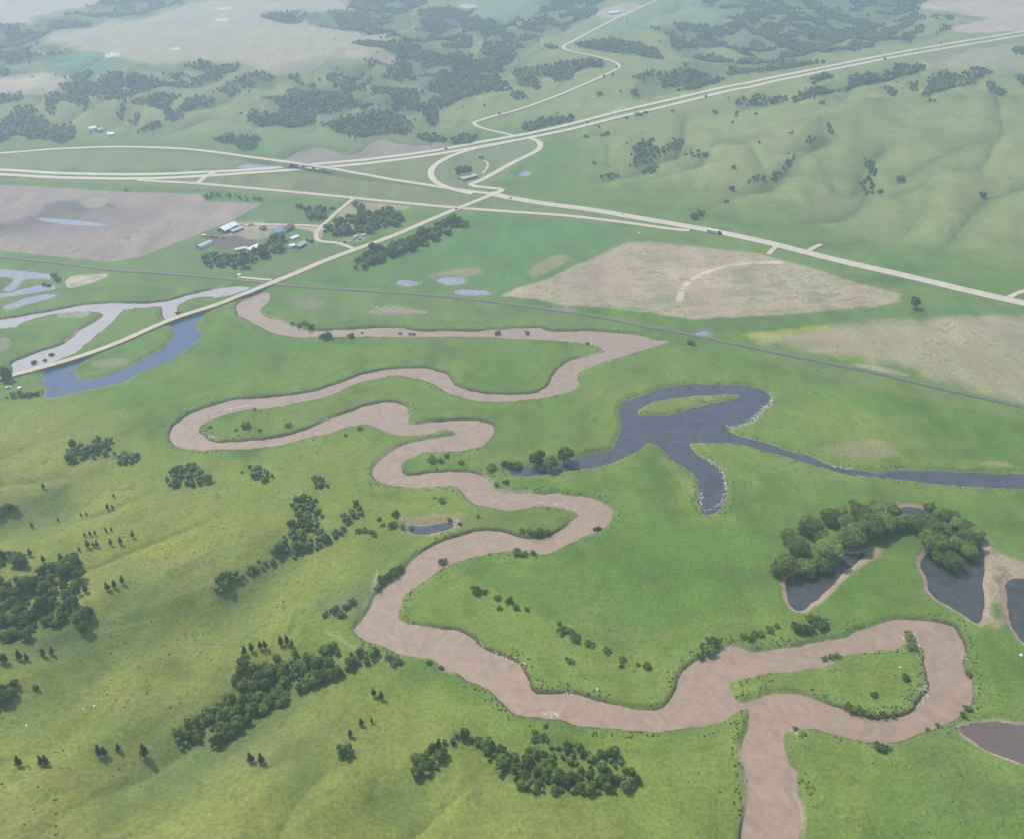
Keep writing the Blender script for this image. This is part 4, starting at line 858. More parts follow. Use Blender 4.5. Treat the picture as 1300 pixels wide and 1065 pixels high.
def trunk_mesh(h, r0, parent, limbs, seed):
    r = random.Random(seed); bm = bmesh.new()
    def tube(a, b, ra, rb, n=6):
        a, b = Vector(a), Vector(b); q = (b - a).to_track_quat('Z', 'Y'); ring = []
        for p, rr_ in ((a, ra), (b, rb)):
            ring.append([bm.verts.new(p + q @ Vector((math.cos(2 * math.pi * i / n) * rr_, math.sin(2 * math.pi * i / n) * rr_, 0))) for i in range(n)])
        for i in range(n): bm.faces.new((ring[0][i], ring[0][(i + 1) % n], ring[1][(i + 1) % n], ring[1][i]))
    lean = (r.uniform(-.05, .05) * h, r.uniform(-.05, .05) * h)
    tube((0, 0, -.6), (lean[0] * .5, lean[1] * .5, h * .5), r0, r0 * .7); tube((lean[0] * .5, lean[1] * .5, h * .5), (lean[0], lean[1], h), r0 * .7, r0 * .3)
    for i in range(limbs):
        a = r.uniform(0, 6.28); z0 = h * r.uniform(.3, .6); tube((lean[0] * .4, lean[1] * .4, z0), (math.cos(a) * h * .33, math.sin(a) * h * .33, z0 + h * .3), r0 * .45, r0 * .12, 5)
    return bm_obj('trunk', bm, 'bark', parent)
PROTO = {}
def proto(kind, mat, k):
    """unit sized prototypes (crown radius 1 m) built once, later copied and scaled"""
    key = (kind, mat, k)
    if key in PROTO: return PROTO[key]
    r = random.Random(hash(kind) % 7 + k * 13 + ord(mat)); r = random.Random(k * 13 + ord(mat) + len(kind))
    e = empty(kind, (0, 0, 0))
    if kind == 'broadleaf_tree':
        lobes = [(0, 0, 1.35, .68, .85)]
        for i in range(8):
            a = i * .8 + r.uniform(-.3, .3); d = r.uniform(.35, .78); s = r.uniform(.24, .50)
            lobes.append((math.cos(a) * d, math.sin(a) * d, 1.25 + r.uniform(-.45, .55), s, s * r.uniform(.8, 1.0)))
        crown_mesh('crown', lobes, .19, 1300, mat, k * 7 + 1, e, .62, 1.30); trunk_mesh(1.35, .09, e, 4, k)
    elif kind == 'willow_tree':
        lobes = [(0, 0, .95, .82, .62)]
        for i in range(10):
            a = i * .66 + r.uniform(-.3, .3); d = r.uniform(.4, .72); s = r.uniform(.3, .46)
            lobes.append((math.cos(a) * d, math.sin(a) * d, .85 + r.uniform(-.35, .5), s, s * r.uniform(.75, 1.0)))
        crown_mesh('crown', lobes, .058, 4200, mat, k * 7 + 2, e, .80, 1.14); trunk_mesh(1.0, .08, e, 5, k)
    elif kind == 'pine_tree':
        lobes = []
        for i in range(5):
            z = .95 + i * .48; s = (.62 - i * .10) * r.uniform(.8, 1.15); lobes.append((r.uniform(-.1, .1), r.uniform(-.1, .1), z, s, .42))
        crown_mesh('crown', lobes, .15, 420, mat, k * 7 + 3, e); trunk_mesh(2.6, .1, e, 0, k)
    else:
        lobes = [(0, 0, .38, .55, .42)]
        for i in range(7):
            a = i * .9 + r.uniform(-.4, .4); d = r.uniform(.4, .95); s = r.uniform(.18, .40); lobes.append((math.cos(a) * d, math.sin(a) * d, .35 + r.uniform(-.1, .25), s, s * .8))
        crown_mesh('crown', lobes, .13, 420, mat, k * 7 + 4, e); trunk_mesh(.5, .05, e, 3, k)
    PROTO[key] = [e, False]; return PROTO[key]
def plant(kind, mat, x, y, z, s, hgt, label, cat, group, k=None):
    p = proto(kind, mat, rnd.randrange(4) if k is None else k); e0, used = p
    if not used: e = e0; p[1] = True
    else:
        e = e0.copy(); COL.objects.link(e)
        for c in list(e0.children):
            d = c.copy(); COL.objects.link(d); d.parent = e
    e.location = (x, y, z); e.rotation_euler = (0, 0, rnd.uniform(0, 6.28)); e.scale = (s, s * rnd.uniform(.88, 1.12), s * hgt)
    tag(e, label, cat, group); return e
def fill(P, space, seed):
    """jittered points inside a world outline"""
    lo, hi = P.min(0), P.max(0); r = np.random.RandomState(seed)
    xs = np.arange(lo[0], hi[0], space); ys = np.arange(lo[1], hi[1], space * .87); pts = []
    gx, gy = np.meshgrid(xs, ys); gx = gx + (np.arange(len(ys))[:, None] % 2) * space * .5
    gx = (gx + r.uniform(-.33, .33, gx.shape) * space).ravel(); gy = (gy + r.uniform(-.33, .33, gy.shape) * space).ravel()
    m = inside(gx, gy, P); return np.stack([gx[m], gy[m]], 1)
MATC = {'d': (.095, .150, .070), 'm': (.150, .215, .085), 'l': (.15, .215, .07)}
stuff = []                                             # x, y, z, radius, height factor, colour
cand = []
for gi, (nm, s, sp, rad, mt, lab) in enumerate(GROVES):
    P = GP(s)
    for (x, y) in fill(P, sp * .78, gi):
        if sample(allw, x, y) > -1: continue
        if fbm(np.array([x]), np.array([y]), 13, 97, 2)[0] < .34: continue
        rr_ = rad * (.92 if nm in ('windbreak', 'yard', 'farm', 'corner', 'drive') else .72) * rnd.choice((rnd.uniform(.45, .8), rnd.uniform(.75, 1.15))); cand.append((rr_ / mpp(y), x, y, rr_, mt, nm, lab))
cand.sort(key=lambda c: -c[0])
def inview(x, y, z):
    d = ct * y + st * (CAM_H - z); px = CX + FPX * x / d
    b = (st * y - ct * (CAM_H - z)) / d; py = CY - FPX * b
    return -12 < px < 1312 and -12 < py < 1078
n_ind = 0
for i, (a_, x, y, rr_, mt, nm, lab) in enumerate(cand):
    z = float(hz(x, y))
    if not inview(x, y, z): continue
    mt2 = mt if rnd.random() < .7 else ('m' if mt == 'd' else 'd')
    if n_ind < 287:
        plant('broadleaf_tree', mt2, x, y, z - .3, rr_, rnd.uniform(.75, 1.15), lab, 'tree', 'trees: ' + lab.split(' in the ')[-1][:60]); n_ind += 1
    else: stuff.append((x, y, z, rr_, rnd.uniform(.8, 1.2), MATC[mt2]))
ORD = ['first', 'second', 'third', 'fourth', 'fifth', 'sixth', 'seventh', 'eighth', 'ninth', 'tenth', 'eleventh', 'twelfth']
def cut(lab, tail):
    return (lab + ', ' + tail) if len((lab + ' ' + tail).split()) <= 16 else (lab + ', ' + tail.replace(' from left', ' in line'))
def nth(k, n): return 'leftmost' if k == 0 else ('rightmost' if k == n - 1 else ORD[k] + ' from left')
def wrow(q): return 0 if q[1] < 155 else (1 if q[1] < 262 else 2)
for i, (zx, zy, zr) in enumerate(WILLOWS):
    px, py, r_ = 970 + zx / 3.94, 620 + zy / 3.94, zr / 3.94
    x, y, z = (float(q[0]) for q in G(px, py + r_ * .55)); rm = r_ * mpp(y) * .97
    east = px > 1140
    dark = i in (14, 17, 18, 23, 24)
    side = ('right grove around the middle pond' if east else 'left grove above the west pond')
    plant('willow_tree', 'm' if (dark or (east and i % 2)) else 'l', x, y, max(z, WZ) - .3, rm, rnd.uniform(.85, 1.05),
          ('dark tree, ' if dark else 'green willow, ') + (lambda L_: nth(L_.index((zx, zy, zr)), len(L_)))(sorted(q for q in WILLOWS if wrow(q) == wrow((zx, zy, zr)) and (970 + q[0] / 3.94 > 1140) == east))
          + ' in the ' + ('back', 'middle', 'front')[wrow((zx, zy, zr))] + ' row, ' + ('right grove' if east else 'left grove') + ' by the ponds', 'willow', ('dark trees, ' if dark else 'willows, ') + side)
for g, items, lab in PINES:
    P = np.array([(a, b) for a, b, h in items], float); x, y, z = G(P[:, 0], P[:, 1] )
    for j, (a, b, h) in enumerate(items):
        hm = h * mpp(y[j]) / math.cos(math.atan2(CAM_H, y[j])) ; s = max(hm / 3.0 * .78, .6)
        lb = lab if len(items) < 2 else lab + ', ' + nth(sorted(items).index((a, b, h)), len(items))
        plant('pine_tree', 'p', x[j], y[j], z[j] - .2, s, 1.0, lb, 'pine', ('pines: ' + lab[:70]) if len(items) > 1 else None)
for g, items, lab in SHRUBS:
    for (a, b, w_, mt) in items:
        x, y, z = (float(q[0]) for q in G(a, b)); s = w_ / 2 * mpp(y) * 1.15
        isT = 'tree' in lab.split(); lb = lab if len(items) < 2 else lab + ', ' + nth(sorted(items).index((a, b, w_, mt)), len(items))
        plant('broadleaf_tree' if isT else 'shrub', mt, x, y, max(z, WZ) - .15, s, 1.15 if mt != 'r' else 1.0, lb, 'tree' if isT else 'bush', ('bushes: ' + lab[:70]) if len(items) > 1 else None)
for items, lab in LONE:
    for (a, b, w_, mt) in items:
        x, y, z = (float(q[0]) for q in G(a, b)); s = w_ / 2 * mpp(y) * 1.15
        plant('broadleaf_tree', mt, x, y, max(z, WZ) - .2, s, 1.0, lab if len(items) < 2 else lab + ', ' + nth(sorted(items).index((a, b, w_, mt)), len(items)), 'tree', ('trees: ' + lab[:70]) if len(items) > 1 else None)
# far woods: thousands of small crowns as one mass
for wi, P in enumerate(WOODS):
    Pw = GP(P)
    pts = fill(Pw, 6.6, 100 + wi)
    if len(pts) == 0: continue
    x, y = pts[:, 0], pts[:, 1]; z = hz(x, y); c = sample(clear, x, y); wd_ = sample(wood, x, y)
    gap = fbm(x, y, 45, 91, 3) - .9 * np.clip(sample(rdg2, x, y) - .84, 0, 1) + .10 * sample(gully, x, y)
    rd = rs.uniform(1.8, 4.6, len(x)) * np.where(wd_ < 6, .8, 1)
    ar = Pw.max(0) - Pw.min(0); th = .47 if ar.max() > 500 else (.33 if ar.max() > 250 else .0)
    keep = (c < -2) & (gap > th + rs.uniform(-.04, .04, len(x)))
    for k in np.nonzero(keep)[0]:
        q = rs.rand(); base = MATC['d'] if q < .6 else MATC['m']
        f = .75 + .5 * rs.rand(); stuff.append((x[k], y[k], z[k], rd[k], rs.uniform(.8, 1.3), tuple(v * f for v in base)))
# scattered bushes on the far hills
for _ in range(260):
    px, py = rs.uniform(-20, 1320), rs.uniform(10, 200)
    x, y, z = (float(q[0]) for q in G(px, py))
    if sample(hillB, x, y) < .6 or -60 < sample(wood, x, y) < -25 and rs.rand() < .5: continue
    if sample(wood, x, y) < -60: continue
    stuff.append((x, y, z, rs.uniform(1.5, 3.4), rs.uniform(.7, 1.1), MATC['d']))
def mass(name, items, label, cat):
    S = np.array([(a, b, c, d, e) for a, b, c, d, e, f in items]); Cc = np.array([f for *_, f in items])
    tv, tf = ICO1; n = len(S); nv = len(tv)
    sub = [(0, 0, .95, .85), (.5, .2, 1.25, .5), (-.35, .4, .85, .5), (-.1, -.5, 1.1, .5)] if cat == 'woodland' else [(0, 0, .3, .9)]
    VV, FF, CCc = [], [], []; base = 0
    for (ox, oy, oz, sr) in sub:
        jit = 1 + .40 * (rs.rand(n, nv, 1) - .5); rot = rs.uniform(0, 6.28, n); cr, sr_ = np.cos(rot), np.sin(rot)
        v = tv[None] * jit * sr + np.stack([ox * cr - oy * sr_, ox * sr_ + oy * cr, np.full(n, oz)], 1)[:, None, :]
        v = v * S[:, 3][:, None, None]; v[..., 2] *= S[:, 4][:, None]; v = v + S[:, :3][:, None, :]
        VV.append(v.reshape(-1, 3)); FF.append((tf[None] + (np.arange(n) * nv)[:, None, None]).reshape(-1, 3) + base); base += n * nv
        CCc.append(np.repeat(Cc * rs.uniform(.7, 1.3, (n, 1)), nv, 0))
    print(name, n); tag(mesh_np(name, np.vstack(VV), np.vstack(FF), 'wood', None, False, np.vstack(CCc)), label, cat, None, 'stuff')
mass('woodland', stuff, 'distant mass of woodland filling the draws of the far hills', 'woodland')
def tufts(mask, n, r0, r1, cols, flat=.9):
    a, b = np.nonzero(mask); pick = rs.choice(len(a), min(n, len(a)), False); out = []
    for k in pick:
        x, y = GX[a[k], b[k]] + rs.normal() * .6, GY[a[k], b[k]] + rs.normal() * .6
        out.append((x, y, float(hz(x, y)), rs.uniform(r0, r1), flat, cols[rs.randint(len(cols))]))
    return out
near_ = GY < 900
tb = tufts(near_ & (riv > -7) & (riv < -1.2) & (nz2 > .5), 1500, .25, .9, [(.15, .24, .07), (.19, .26, .08), (.12, .19, .06)])
tb += tufts((GY > 900) & (GY < 1400) & (riv > -8) & (riv < -1.5) & (nz2 > .55), 250, .5, 1.4, [(.15, .24, .07), (.12, .19, .06)])
tb += tufts(near_ & (BASIN['lake'] > -6) & (BASIN['lake'] < -.8), 500, .3, .8, [(.20, .22, .09), (.14, .2, .06)])
mass('bank_brush', tb, 'low brush and reeds growing along the water edges', 'brush')
th_ = tufts(near_ & (hillA > .5) & (nz1 > .55) & (nz2 > .5), 700, .25, .75, [(.19, .25, .07), (.16, .22, .06), (.24, .25, .09)])
th_ += tufts(near_ & (allw < -10) & (hillA < .2) & (nz1 > .52) & (nz3 > .55), 500, .25, .7, [(.13, .22, .06), (.18, .25, .07)])
mass('meadow_brush', th_, 'scattered low weeds in the open grass', 'brush')

# ------------------------------------------------------------------ buildings
def place(px, py, qx=None, qy=None):
    x, y, z = (float(v[0]) for v in G(px, py))
    if qx is None: return x, y, z, 0.0
    x2, y2, z2 = (float(v[0]) for v in G(qx, qy)); return (x + x2) / 2, (y + y2) / 2, max(z, z2, z), math.atan2(y2 - y, x2 - x)
def house(name, A_, B_, width, wallh, rise, wall, roof, label, cat, curved=False, windows=3, length=None, door=True):
    """long axis from pixel A to pixel B on the ground"""
    x, y, z, rz = place(A_[0], A_[1], B_[0], B_[1])
    xa, ya, _ = (float(v[0]) for v in G(*A_)); xb, yb, _ = (float(v[0]) for v in G(*B_)); L = math.hypot(xb - xa, yb - ya) if length is None else length
    e = empty(name, (x, y, z - .1), rz - math.pi / 2); tag(e, label, cat); W2, L2 = width / 2, L / 2    # local y is the long axis
    if curved:
        n = 14; pts = [(math.cos(math.pi * i / n) * W2, math.sin(math.pi * i / n) * W2 * .95) for i in range(n + 1)]
        bm = bmesh.new(); prism(bm, [(a * .96, b * .96) for a, b in pts], -L2 + .2, L2 - .2); bm_obj('wall', bm, wall, e)
        bm = bmesh.new(); prism(bm, pts + [(a * .975, b * .975) for a, b in pts[::-1]], -L2, L2); bm_obj('roof', bm, roof, e)
    else:
        bm = bmesh.new(); prism(bm, [(-W2, 0), (W2, 0), (W2, wallh), (0, wallh + rise), (-W2, wallh)], -L2, L2); bm_obj('wall', bm, wall, e)
        o = .6; sl_ = rise / W2; bm = bmesh.new()
        prism(bm, [(-W2 - o, wallh - o * sl_ + .03), (0, wallh + rise + .03), (W2 + o, wallh - o * sl_ + .03), (W2 + o, wallh - o * sl_ + .3), (0, wallh + rise + .32), (-W2 - o, wallh - o * sl_ + .3)], -L2 - o, L2 + o)
        bm_obj('roof', bm, roof, e)
    if door:
        bm = bmesh.new(); box(bm, -min(1.8, W2 * .5), min(1.8, W2 * .5), -L2 - .06 + (.2 if curved else 0), -L2 + .1 + (.2 if curved else 0), 0.02, min(3.2, wallh * .8 if wallh else 3)); bm_obj('door', bm, 'roofgrey', e)
    if not curved:
        for s in (-1, 1):
            for i in range(windows):
                yy = -L2 + L * (i + .5) / windows; f = bmesh.new(); xx = s * W2
                box(f, xx - .05, xx + .05, yy - .6, yy + .6, wallh * .4, wallh * .8); bm_obj('window', f, 'glass', e)
    return e
house('barn', (281, 296), (298, 288), 13, 4.2, 2.8, 'darkwall', 'roofwhite', 'long barn with bright white roof at the top left of the farmyard', 'barn')
house('shed', (294, 296), (307, 291), 6, 2.6, .8, 'darkwall', 'roofgrey', 'low grey lean shed along the right side of the white roofed barn', 'shed')
house('quonset_barn', (252, 316.5), (268, 309.5), 10, 0, 0, 'darkwall', 'roofgrey', 'round roofed grey metal barn at the lower left of the farm', 'barn', True)
house('shed', (316, 320), (330, 313.5), 7.5, 3, 1.0, 'white', 'roofwhite', 'white roofed shed on the south side of the dirt pen', 'shed')
house('shed', (299, 319), (313, 316), 6, 2.2, .5, 'roofgrey', 'roofgrey', 'flat grey roofed shed just left of the white roofed shed', 'shed')
house('farmhouse', (349, 297), (362, 294), 11, 3.4, 3, 'white', 'roofblue', 'farmhouse with blue roof at the right of the farmyard', 'house')
house('machine_shed', (361, 295), (370, 289), 9, 3.6, 2.4, 'redwall', 'roofbrown', 'brown roofed shed touching the blue roofed farmhouse', 'shed')
house('cabin', (331, 293), (337, 291), 6, 2.6, 2, 'darkwall', 'roofbrown', 'small dark cabin between the barn and the farmhouse', 'cabin')
house('shed', (369, 305), (378, 301.5), 5, 2.2, .9, 'white', 'roofwhite', 'small white shed below the blue roofed farmhouse', 'shed')
house('garage', (367, 315), (374, 313.5), 6, 3, 1.4, 'white', 'roofwhite', 'white garage at the bottom right corner of the farm, left of its grey neighbour', 'garage')
house('garage', (377, 316), (386, 310.5), 7, 3, 1.8, 'darkwall', 'roofgrey', 'grey roofed dark garage at the bottom right corner of the farm', 'garage')
house('shed', (435, 289), (442, 286), 6, 2.6, 1.4, 'brown', 'roofbrown', 'brown shed hidden behind the grove by the valley road', 'shed')
house('roadside_house', (585, 229.5), (603, 224.5), 11, 3.2, 1.2, 'darkwall', 'concrete', 'pale flat roofed house inside the interchange loop', 'house')
house('ranch_house', (113, 166), (121, 164), 9, 3.2, 2.4, 'white', 'roofwhite', 'white ranch house in the far valley at left', 'house', windows=2)
house('ranch_shed', (124, 167), (130, 165.5), 7, 3, 1.6, 'white', 'roofgrey', 'grey roofed shed right of the far white ranch house', 'shed', windows=2)
house('ranch_barn', (138, 173.5), (145, 172), 8, 3.4, 1.8, 'white', 'roofwhite', 'white barn lowest of the far ranch buildings', 'barn', windows=2)
house('hilltop_barn', (772, 19), (784, 17), 14, 4, 2, 'white', 'roofwhite', 'pale barn beside the far end of the winding north road', 'barn', windows=2)
house('riverside_house', (-14, 487), (4, 480), 9, 3, 2.2, 'white', 'roofwhite', 'white farmhouse cut by the left edge beside the causeway', 'house', windows=3)
def tank(px, py, r, h, label, mat='white'):
    x, y, z, _ = place(px, py); e = empty('storage_tank', (x, y, z)); tag(e, label, 'tank')
    bm = bmesh.new(); bmesh.ops.create_cone(bm, segments=20, radius1=r, radius2=r, depth=h, cap_ends=True, matrix=Matrix.Translation((0, 0, h / 2))); bm_obj('tank_wall', bm, mat, e)
    bm = bmesh.new(); bmesh.ops.create_cone(bm, segments=20, radius1=r * 1.04, radius2=r * .15, depth=h * .3, cap_ends=True, matrix=Matrix.Translation((0, 0, h * 1.16))); bm_obj('tank_lid', bm, mat, e)
tank(25, 494.5, 1.6, 1.8, 'small white tank on the grass near the left edge farmhouse')
tank(304, 351, 2.0, 2.4, 'small white tank at the end of the track beside the river bridge')
tank(811, 297, 1.2, 1.6, 'small white tank in the grass below the highway fork')

# ------------------------------------------------------------------ vehicles
def wheel(parent, x, y, r, w_=.25):
    bm = bmesh.new(); bmesh.ops.create_cone(bm, segments=14, radius1=r, radius2=r, depth=w_, cap_ends=True, matrix=Matrix.Translation((x, y, r)) @ Matrix.Rotation(math.pi / 2, 4, 'X')); bm_obj('wheel', bm, 'tyre', parent)
def car(px, py, qx, qy, mat, label, pickup=False, lift=.1, z=None, group=None):
    x, y, z0, rz = place(px, py); _, _, _, rz = place(px, py, qx, qy)
    e = empty('pickup_truck' if pickup else 'car', (x, y, (z0 + lift) if z is None else z), rz); tag(e, label, 'pickup' if pickup else 'car', group)
    bm = bmesh.new(); body = [(-2.3, .35), (2.2, .35), (2.3, .7), (1.9, .95), (.9, 1.02), (-2.2, 1.05), (-2.35, .8)]; prism(bm, body, -.9, .9); bm_obj('body', bm, mat, e)
    bm = bmesh.new(); cab = [(.9, 1.025), (.3, 1.55), (-.5 if pickup else -1.3, 1.58), (-.8 if pickup else -1.95, 1.045)]; prism(bm, cab, -.78, .78); bm_obj('window', bm, 'glass', e)
    bm = bmesh.new(); box(bm, (-.55 if pickup else -1.35), .3, -.74, .74, 1.585, 1.66, .02); bm_obj('roof', bm, mat, e)
    for wx in (-1.45, 1.4):
        for wy in (-.82, .82): wheel(e, wx, wy, .36)
    return e
def semi(px, py, qx, qy, label):
    x, y, z0, _ = place(px, py); _, _, _, rz = place(px, py, qx, qy)
    e = empty('semi_truck', (x, y, z0 + .72), rz); tag(e, label, 'truck')
    bm = bmesh.new(); box(bm, -10, 4.4, -1.3, 1.3, 1.15, 4.0, .06); bm_obj('trailer', bm, 'white', e)
    bm = bmesh.new(); box(bm, -10.05, 4.45, -1.33, 1.33, 4.01, 4.08); bm_obj('trailer_roof', bm, 'roofwhite', e)
    bm = bmesh.new(); prism(bm, [(5, .6), (9.6, .6), (9.7, 1.9), (7.9, 2.1), (7.3, 3.5), (5, 3.7)], -1.2, 1.2); bm_obj('cab', bm, 'black', e)
    bm = bmesh.new(); prism(bm, [(7.95, 2.15), (8.02, 2.15), (7.42, 3.35), (7.35, 3.35)], -1.05, 1.05); bm_obj('windscreen', bm, 'glass', e)
    bm = bmesh.new(); box(bm, -9.8, 9.2, -.5, .5, .75, 1.1); bm_obj('chassis', bm, 'black', e)
    for wx in (-8.8, -7.5, 5.4, 6.6, 8.9):
        for wy in (-1.1, 1.1): wheel(e, wx, wy, .52, .4)
semi(907, 297, 930, 301.5, 'long white topped semi truck driving down the highway')
car(648, 253, 640, 250, 'black', 'dark car on the highway just right of the junction', lift=.75)
car(579, 266.5, 588, 262, 'black', 'dark car waiting where the valley road crosses the frontage road', lift=.95)
car(701, 258, 712, 260, 'white', 'white car on the highway above the green field', lift=.75)
car(790, 272.5, 780, 270.5, 'white', 'white pickup on the highway left of the semi truck', True, lift=.75)
car(1166, 63, 1175, 61, 'white', 'tiny white car on the far lanes of the climbing freeway', lift=.65)
car(444, 308, 452, 305, 'white', 'white car at the front of the parked line by the valley road grove')
car(449, 305, 455, 302, 'silver', 'silver car second in the parked line by the valley road grove')
car(457, 304.5, 463, 302, 'brown', 'brown pickup parked on the right of the line by the grove', True)
car(438, 308.5, 444, 306, 'black', 'black car parked left of the white car by the grove')
car(11, 493, 16, 492, 'white', 'white pickup parked on the grass beside the left edge farmhouse', True)
car(307, 286, 312, 286, 'white', 'white pickup parked behind the white roofed barn', True)
car(283, 303, 288, 302, 'red', 'red car parked by the dirt pen of the farm')
car(352, 300, 357, 300, 'blue_car', 'blue car parked in front of the blue roofed farmhouse')
def trailer(px, py, qx, qy, L, mat, label, h=2.6):
    x, y, z0, _ = place(px, py); _, _, _, rz = place(px, py, qx, qy); e = empty('parked_trailer', (x, y, z0), rz); tag(e, label, 'trailer')
    bm = bmesh.new(); box(bm, -L / 2, L / 2, -1.2, 1.2, .55, h, .12); bm_obj('body', bm, mat, e)
    bm = bmesh.new(); box(bm, L / 2 + .01, L / 2 + 1.3, -.1, .1, .55, .75); bm_obj('tow_bar', bm, 'black', e)
    for s in (-1, 1):
        wheel(e, -.4, s * 1.0, .38); bm = bmesh.new(); box(bm, -L * .3, L * .3, s * 1.2 - .03, s * 1.2 + .03, 1.5, 2.05); bm_obj('window', bm, 'glass', e)
trailer(412, 294, 416, 293, 7, 'white', 'white camper trailer by the dirt yard entrance')
trailer(423, 293, 427, 294, 6, 'white', 'white trailer half hidden by trees right of the camper')
trailer(452, 302, 458, 299, 7, 'white', 'white camper behind the parked cars by the grove')
trailer(462, 300, 467, 299, 5, 'white', 'small white trailer at the right end of the parked line')
trailer(259, 300.5, 264, 300.5, 6, 'white', 'white trailer on the grass left of the barn')
trailer(271, 302, 279, 303, 11, 'brown', 'long rusty brown trailer between barn and round roofed barn', 2.2)
trailer(319, 286.5, 325, 286.5, 8, 'silver', 'pale flat trailer in the yard right of the barn', 1.6)

# ------------------------------------------------------------------ driftwood, rocks and cut banks
def scatter(name, line, n, spread, mat, label, cat, size=(1.0, 4.0), seed=0, thick=.22):
    thick *= .7; n = int(n * .8)
    n = int(n * (.5 if cat == 'driftwood' and seed in (5, 6, 9, 10, 11, 12, 15, 22) else 1)); P = catmull(GP(line), 4); L = np.concatenate([[0], np.cumsum(np.hypot(*np.diff(P, axis=0).T))]); r = np.random.RandomState(seed)
    bm = bmesh.new()
    for i in range(n):
        t = r.uniform(0, L[-1]); x = np.interp(t, L, P[:, 0]) + r.normal() * spread; y = np.interp(t, L, P[:, 1]) + r.normal() * spread
        z = max(float(hz(x, y)), WZ) + .12; l = r.uniform(*size) / 2; a = r.uniform(0, 3.14); rr_ = r.uniform(.5, 1.3) * thick
        mt_ = Matrix.Translation((x, y, z)) @ Matrix.Rotation(a, 4, 'Z') @ Matrix.Rotation(math.pi / 2 + r.uniform(-.2, .2), 4, 'Y')
        bmesh.ops.create_cone(bm, segments=5, radius1=rr_, radius2=rr_ * .4, depth=l * 2, cap_ends=True, matrix=mt_)
    o = bm_obj(name, bm, mat); tag(o, label, cat, None, 'stuff'); return o
scatter('driftwood', "925 543 945 539 958 532 968 522 975 515 982 507", 150, 1.3, 'drift', 'thick belt of pale driftwood on the point of the oxbow lake', 'driftwood', (1.5, 5), 1, .32)
scatter('driftwood', "891 579 905 586 915 597 920 610 920 625 916 638 908 646", 120, .8, 'drift', 'pale driftwood lining the right shore of the lake arm', 'driftwood', (1, 3.5), 2, .3)
scatter('driftwood', "906 648 898 650 890 646 890 636 891 622", 50, .8, 'drift', 'pale driftwood at the foot of the lake arm', 'driftwood', (1, 3), 3, .28)
scatter('driftwood', "470 388 485 393 500 396 520 397 540 397", 90, 3.0, 'drift', 'bleached flotsam on the flat north of the river', 'driftwood', (1.5, 5), 4, .4)
scatter('driftwood', "1140 813 1155 808 1168 818 1165 828 1158 829", 110, 2.0, 'drift', 'tangle of bleached branches on the island tip', 'driftwood', (1.5, 5), 5, .2)
scatter('driftwood', "1180 872 1172 882 1168 892", 50, 1.2, 'drift', 'pale driftwood on the right shore of the island', 'driftwood', (1.5, 4), 6, .25)
scatter('driftwood', "250 548 258 552 268 553 278 557", 40, 1.0, 'drift', 'pale sticks along the lower shore of the left loop tongue', 'driftwood', (2, 5), 7, .35)
scatter('driftwood', "257 538 265 532 272 529 285 525 318 518", 60, .8, 'drift', 'pale sticks along the upper shore of the left loop tongue', 'driftwood', (2, 5), 8, .3)
scatter('driftwood', "660 838 668 846", 26, .8, 'drift', 'pale driftwood on the peninsula bank at the wide bend', 'driftwood', (1.5, 4), 9, .3)
scatter('driftwood', "600 812 615 820 628 829 640 833 652 836", 60, .8, 'drift', 'pale driftwood strip along the lower peninsula bank', 'driftwood', (1.5, 4), 10, .3)
scatter('driftwood', "690 907 700 909 710 910", 36, .7, 'drift', 'pale driftwood on the south bank of the wide bend', 'driftwood', (2, 5), 11, .35)
scatter('driftwood', "716 877 730 878", 24, .6, 'drift', 'pale driftwood on the north bank of the wide bend', 'driftwood', (1.5, 4), 12, .3)
scatter('driftwood', "520 618 530 619 540 617", 26, .6, 'drift', 'pale driftwood on the inner bend south shore', 'driftwood', (1.5, 4), 13, .3)
scatter('driftwood', "575 663 580 660 585 667", 26, 1.0, 'drift', 'pale driftwood at the right end of the muddy pond', 'driftwood', (1.5, 4), 14, .3)
scatter('driftwood', "1012 929 1018 935 1008 930 1020 925", 40, 1.4, 'drift', 'bleached branches on the lowest right bank', 'driftwood', (1.5, 4), 15, .2)
scatter('driftwood', "680 640 700 641 715 644 725 648", 46, .5, 'drift', 'pale line of sticks edging the middle bend tongue', 'driftwood', (2, 4), 16, .25)
scatter('driftwood', "1076 702 1085 701 1092 700", 30, .7, 'drift', 'pale driftwood on the mud of the west pond', 'driftwood', (2, 4), 17, .3)
scatter('driftwood', "548 470 555 482 560 490", 20, .6, 'drift', 'pale sticks on the shore above the middle channel', 'driftwood', (2, 4), 18, .3)
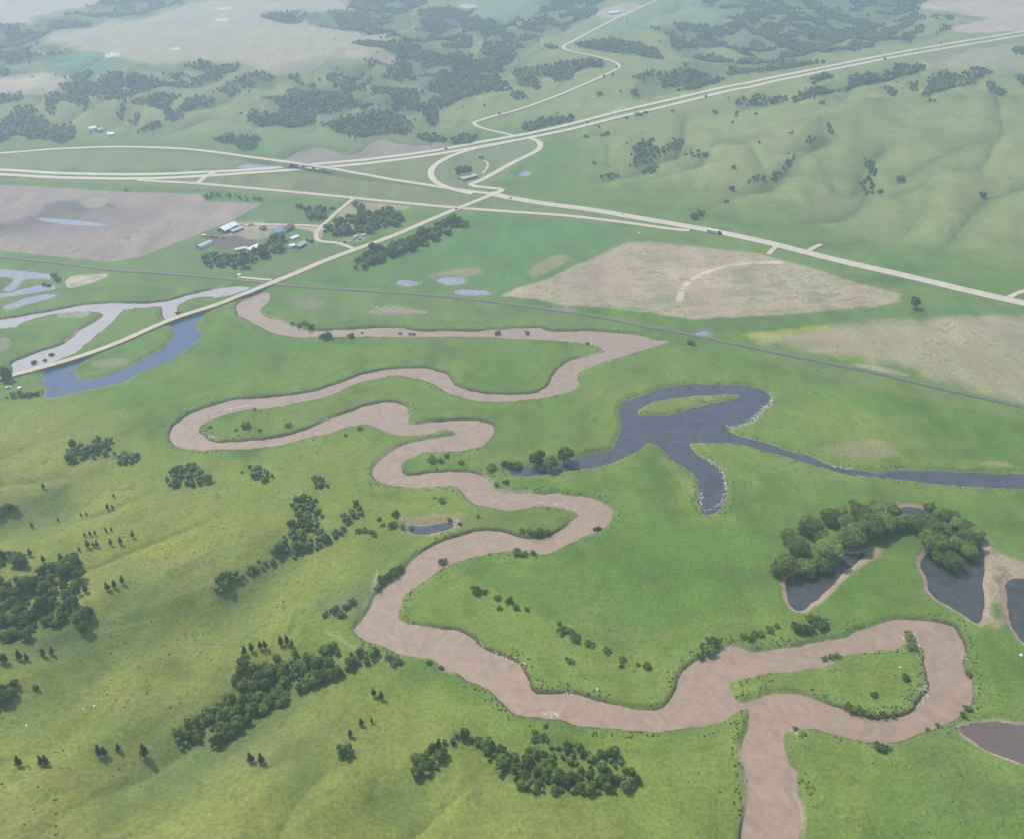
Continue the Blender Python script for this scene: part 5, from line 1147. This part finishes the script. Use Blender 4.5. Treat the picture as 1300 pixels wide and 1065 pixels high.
scatter('driftwood', "90 362 105 357 130 351", 70, 2.0, 'drift', 'bleached flotsam beside the flooded flat at left', 'driftwood', (1.5, 5), 19, .3)
scatter('driftwood', "255 384 275 378 290 373", 60, 1.5, 'drift', 'pale debris on the islet by the causeway', 'driftwood', (1.5, 5), 20, .3)
scatter('driftwood', "1052 588 1058 592 1070 593 1085 596", 30, .8, 'drift', 'pale sticks in the narrow neck of the lake', 'driftwood', (1.5, 4), 21, .25)
scatter('driftwood', "1224 830 1226 838", 18, .5, 'drift', 'pale driftwood on the outer bank of the last bend', 'driftwood', (1.5, 4), 22, .3)
for (px, py, s, lab) in ((120, 896, .7, 'right hand white boulder of the pair on the left slope'), (106, 900, .6, 'left hand white boulder of the pair on the left slope'), (34, 921, .8, 'lone white boulder low on the left slope'),
                         (758, 875, .8, 'white boulder on the peninsula grass near the wide bend'), (1143, 847, .8, 'white boulder on the river island'), (1296, 832, 1.2, 'pale boulder near the right edge below the east pond')):
    x, y, z, _ = place(px, py); bm = bmesh.new(); bmesh.ops.create_icosphere(bm, subdivisions=2, radius=s)
    for v in bm.verts: v.co = v.co * rnd.uniform(.85, 1.12); v.co.z *= .7
    o = bm_obj('boulder', bm, 'rock'); o.location = (x, y, z + s * .25); tag(o, lab, 'boulder')

# ------------------------------------------------------------------ haze
bm = bmesh.new(); gz = float(H.min()) - 1.0; top = max(CAM_H, float(H.max())) + 25
bb = 1.02 * max(abs(GX).max(), GY.max()); box(bm, -bb, bb, -700, GY.max() * 1.02, gz, top)
me = bpy.data.meshes.new('haze'); bm.to_mesh(me); bm.free(); hm_ = bpy.data.materials.new('haze_air'); hm_.use_nodes = True; t = hm_.node_tree
t.nodes.remove(t.nodes['Principled BSDF']); pv = t.nodes.new('ShaderNodeVolumePrincipled')
pv.inputs['Density'].default_value = HAZE_DENSITY; pv.inputs['Color'].default_value = (.68, .84, 1.0, 1); pv.inputs['Anisotropy'].default_value = .55
t.links.new(pv.outputs[0], t.nodes['Material Output'].inputs['Volume']); me.materials.append(hm_)
ho = bpy.data.objects.new('haze', me); COL.objects.link(ho); tag(ho, kind='stuff')
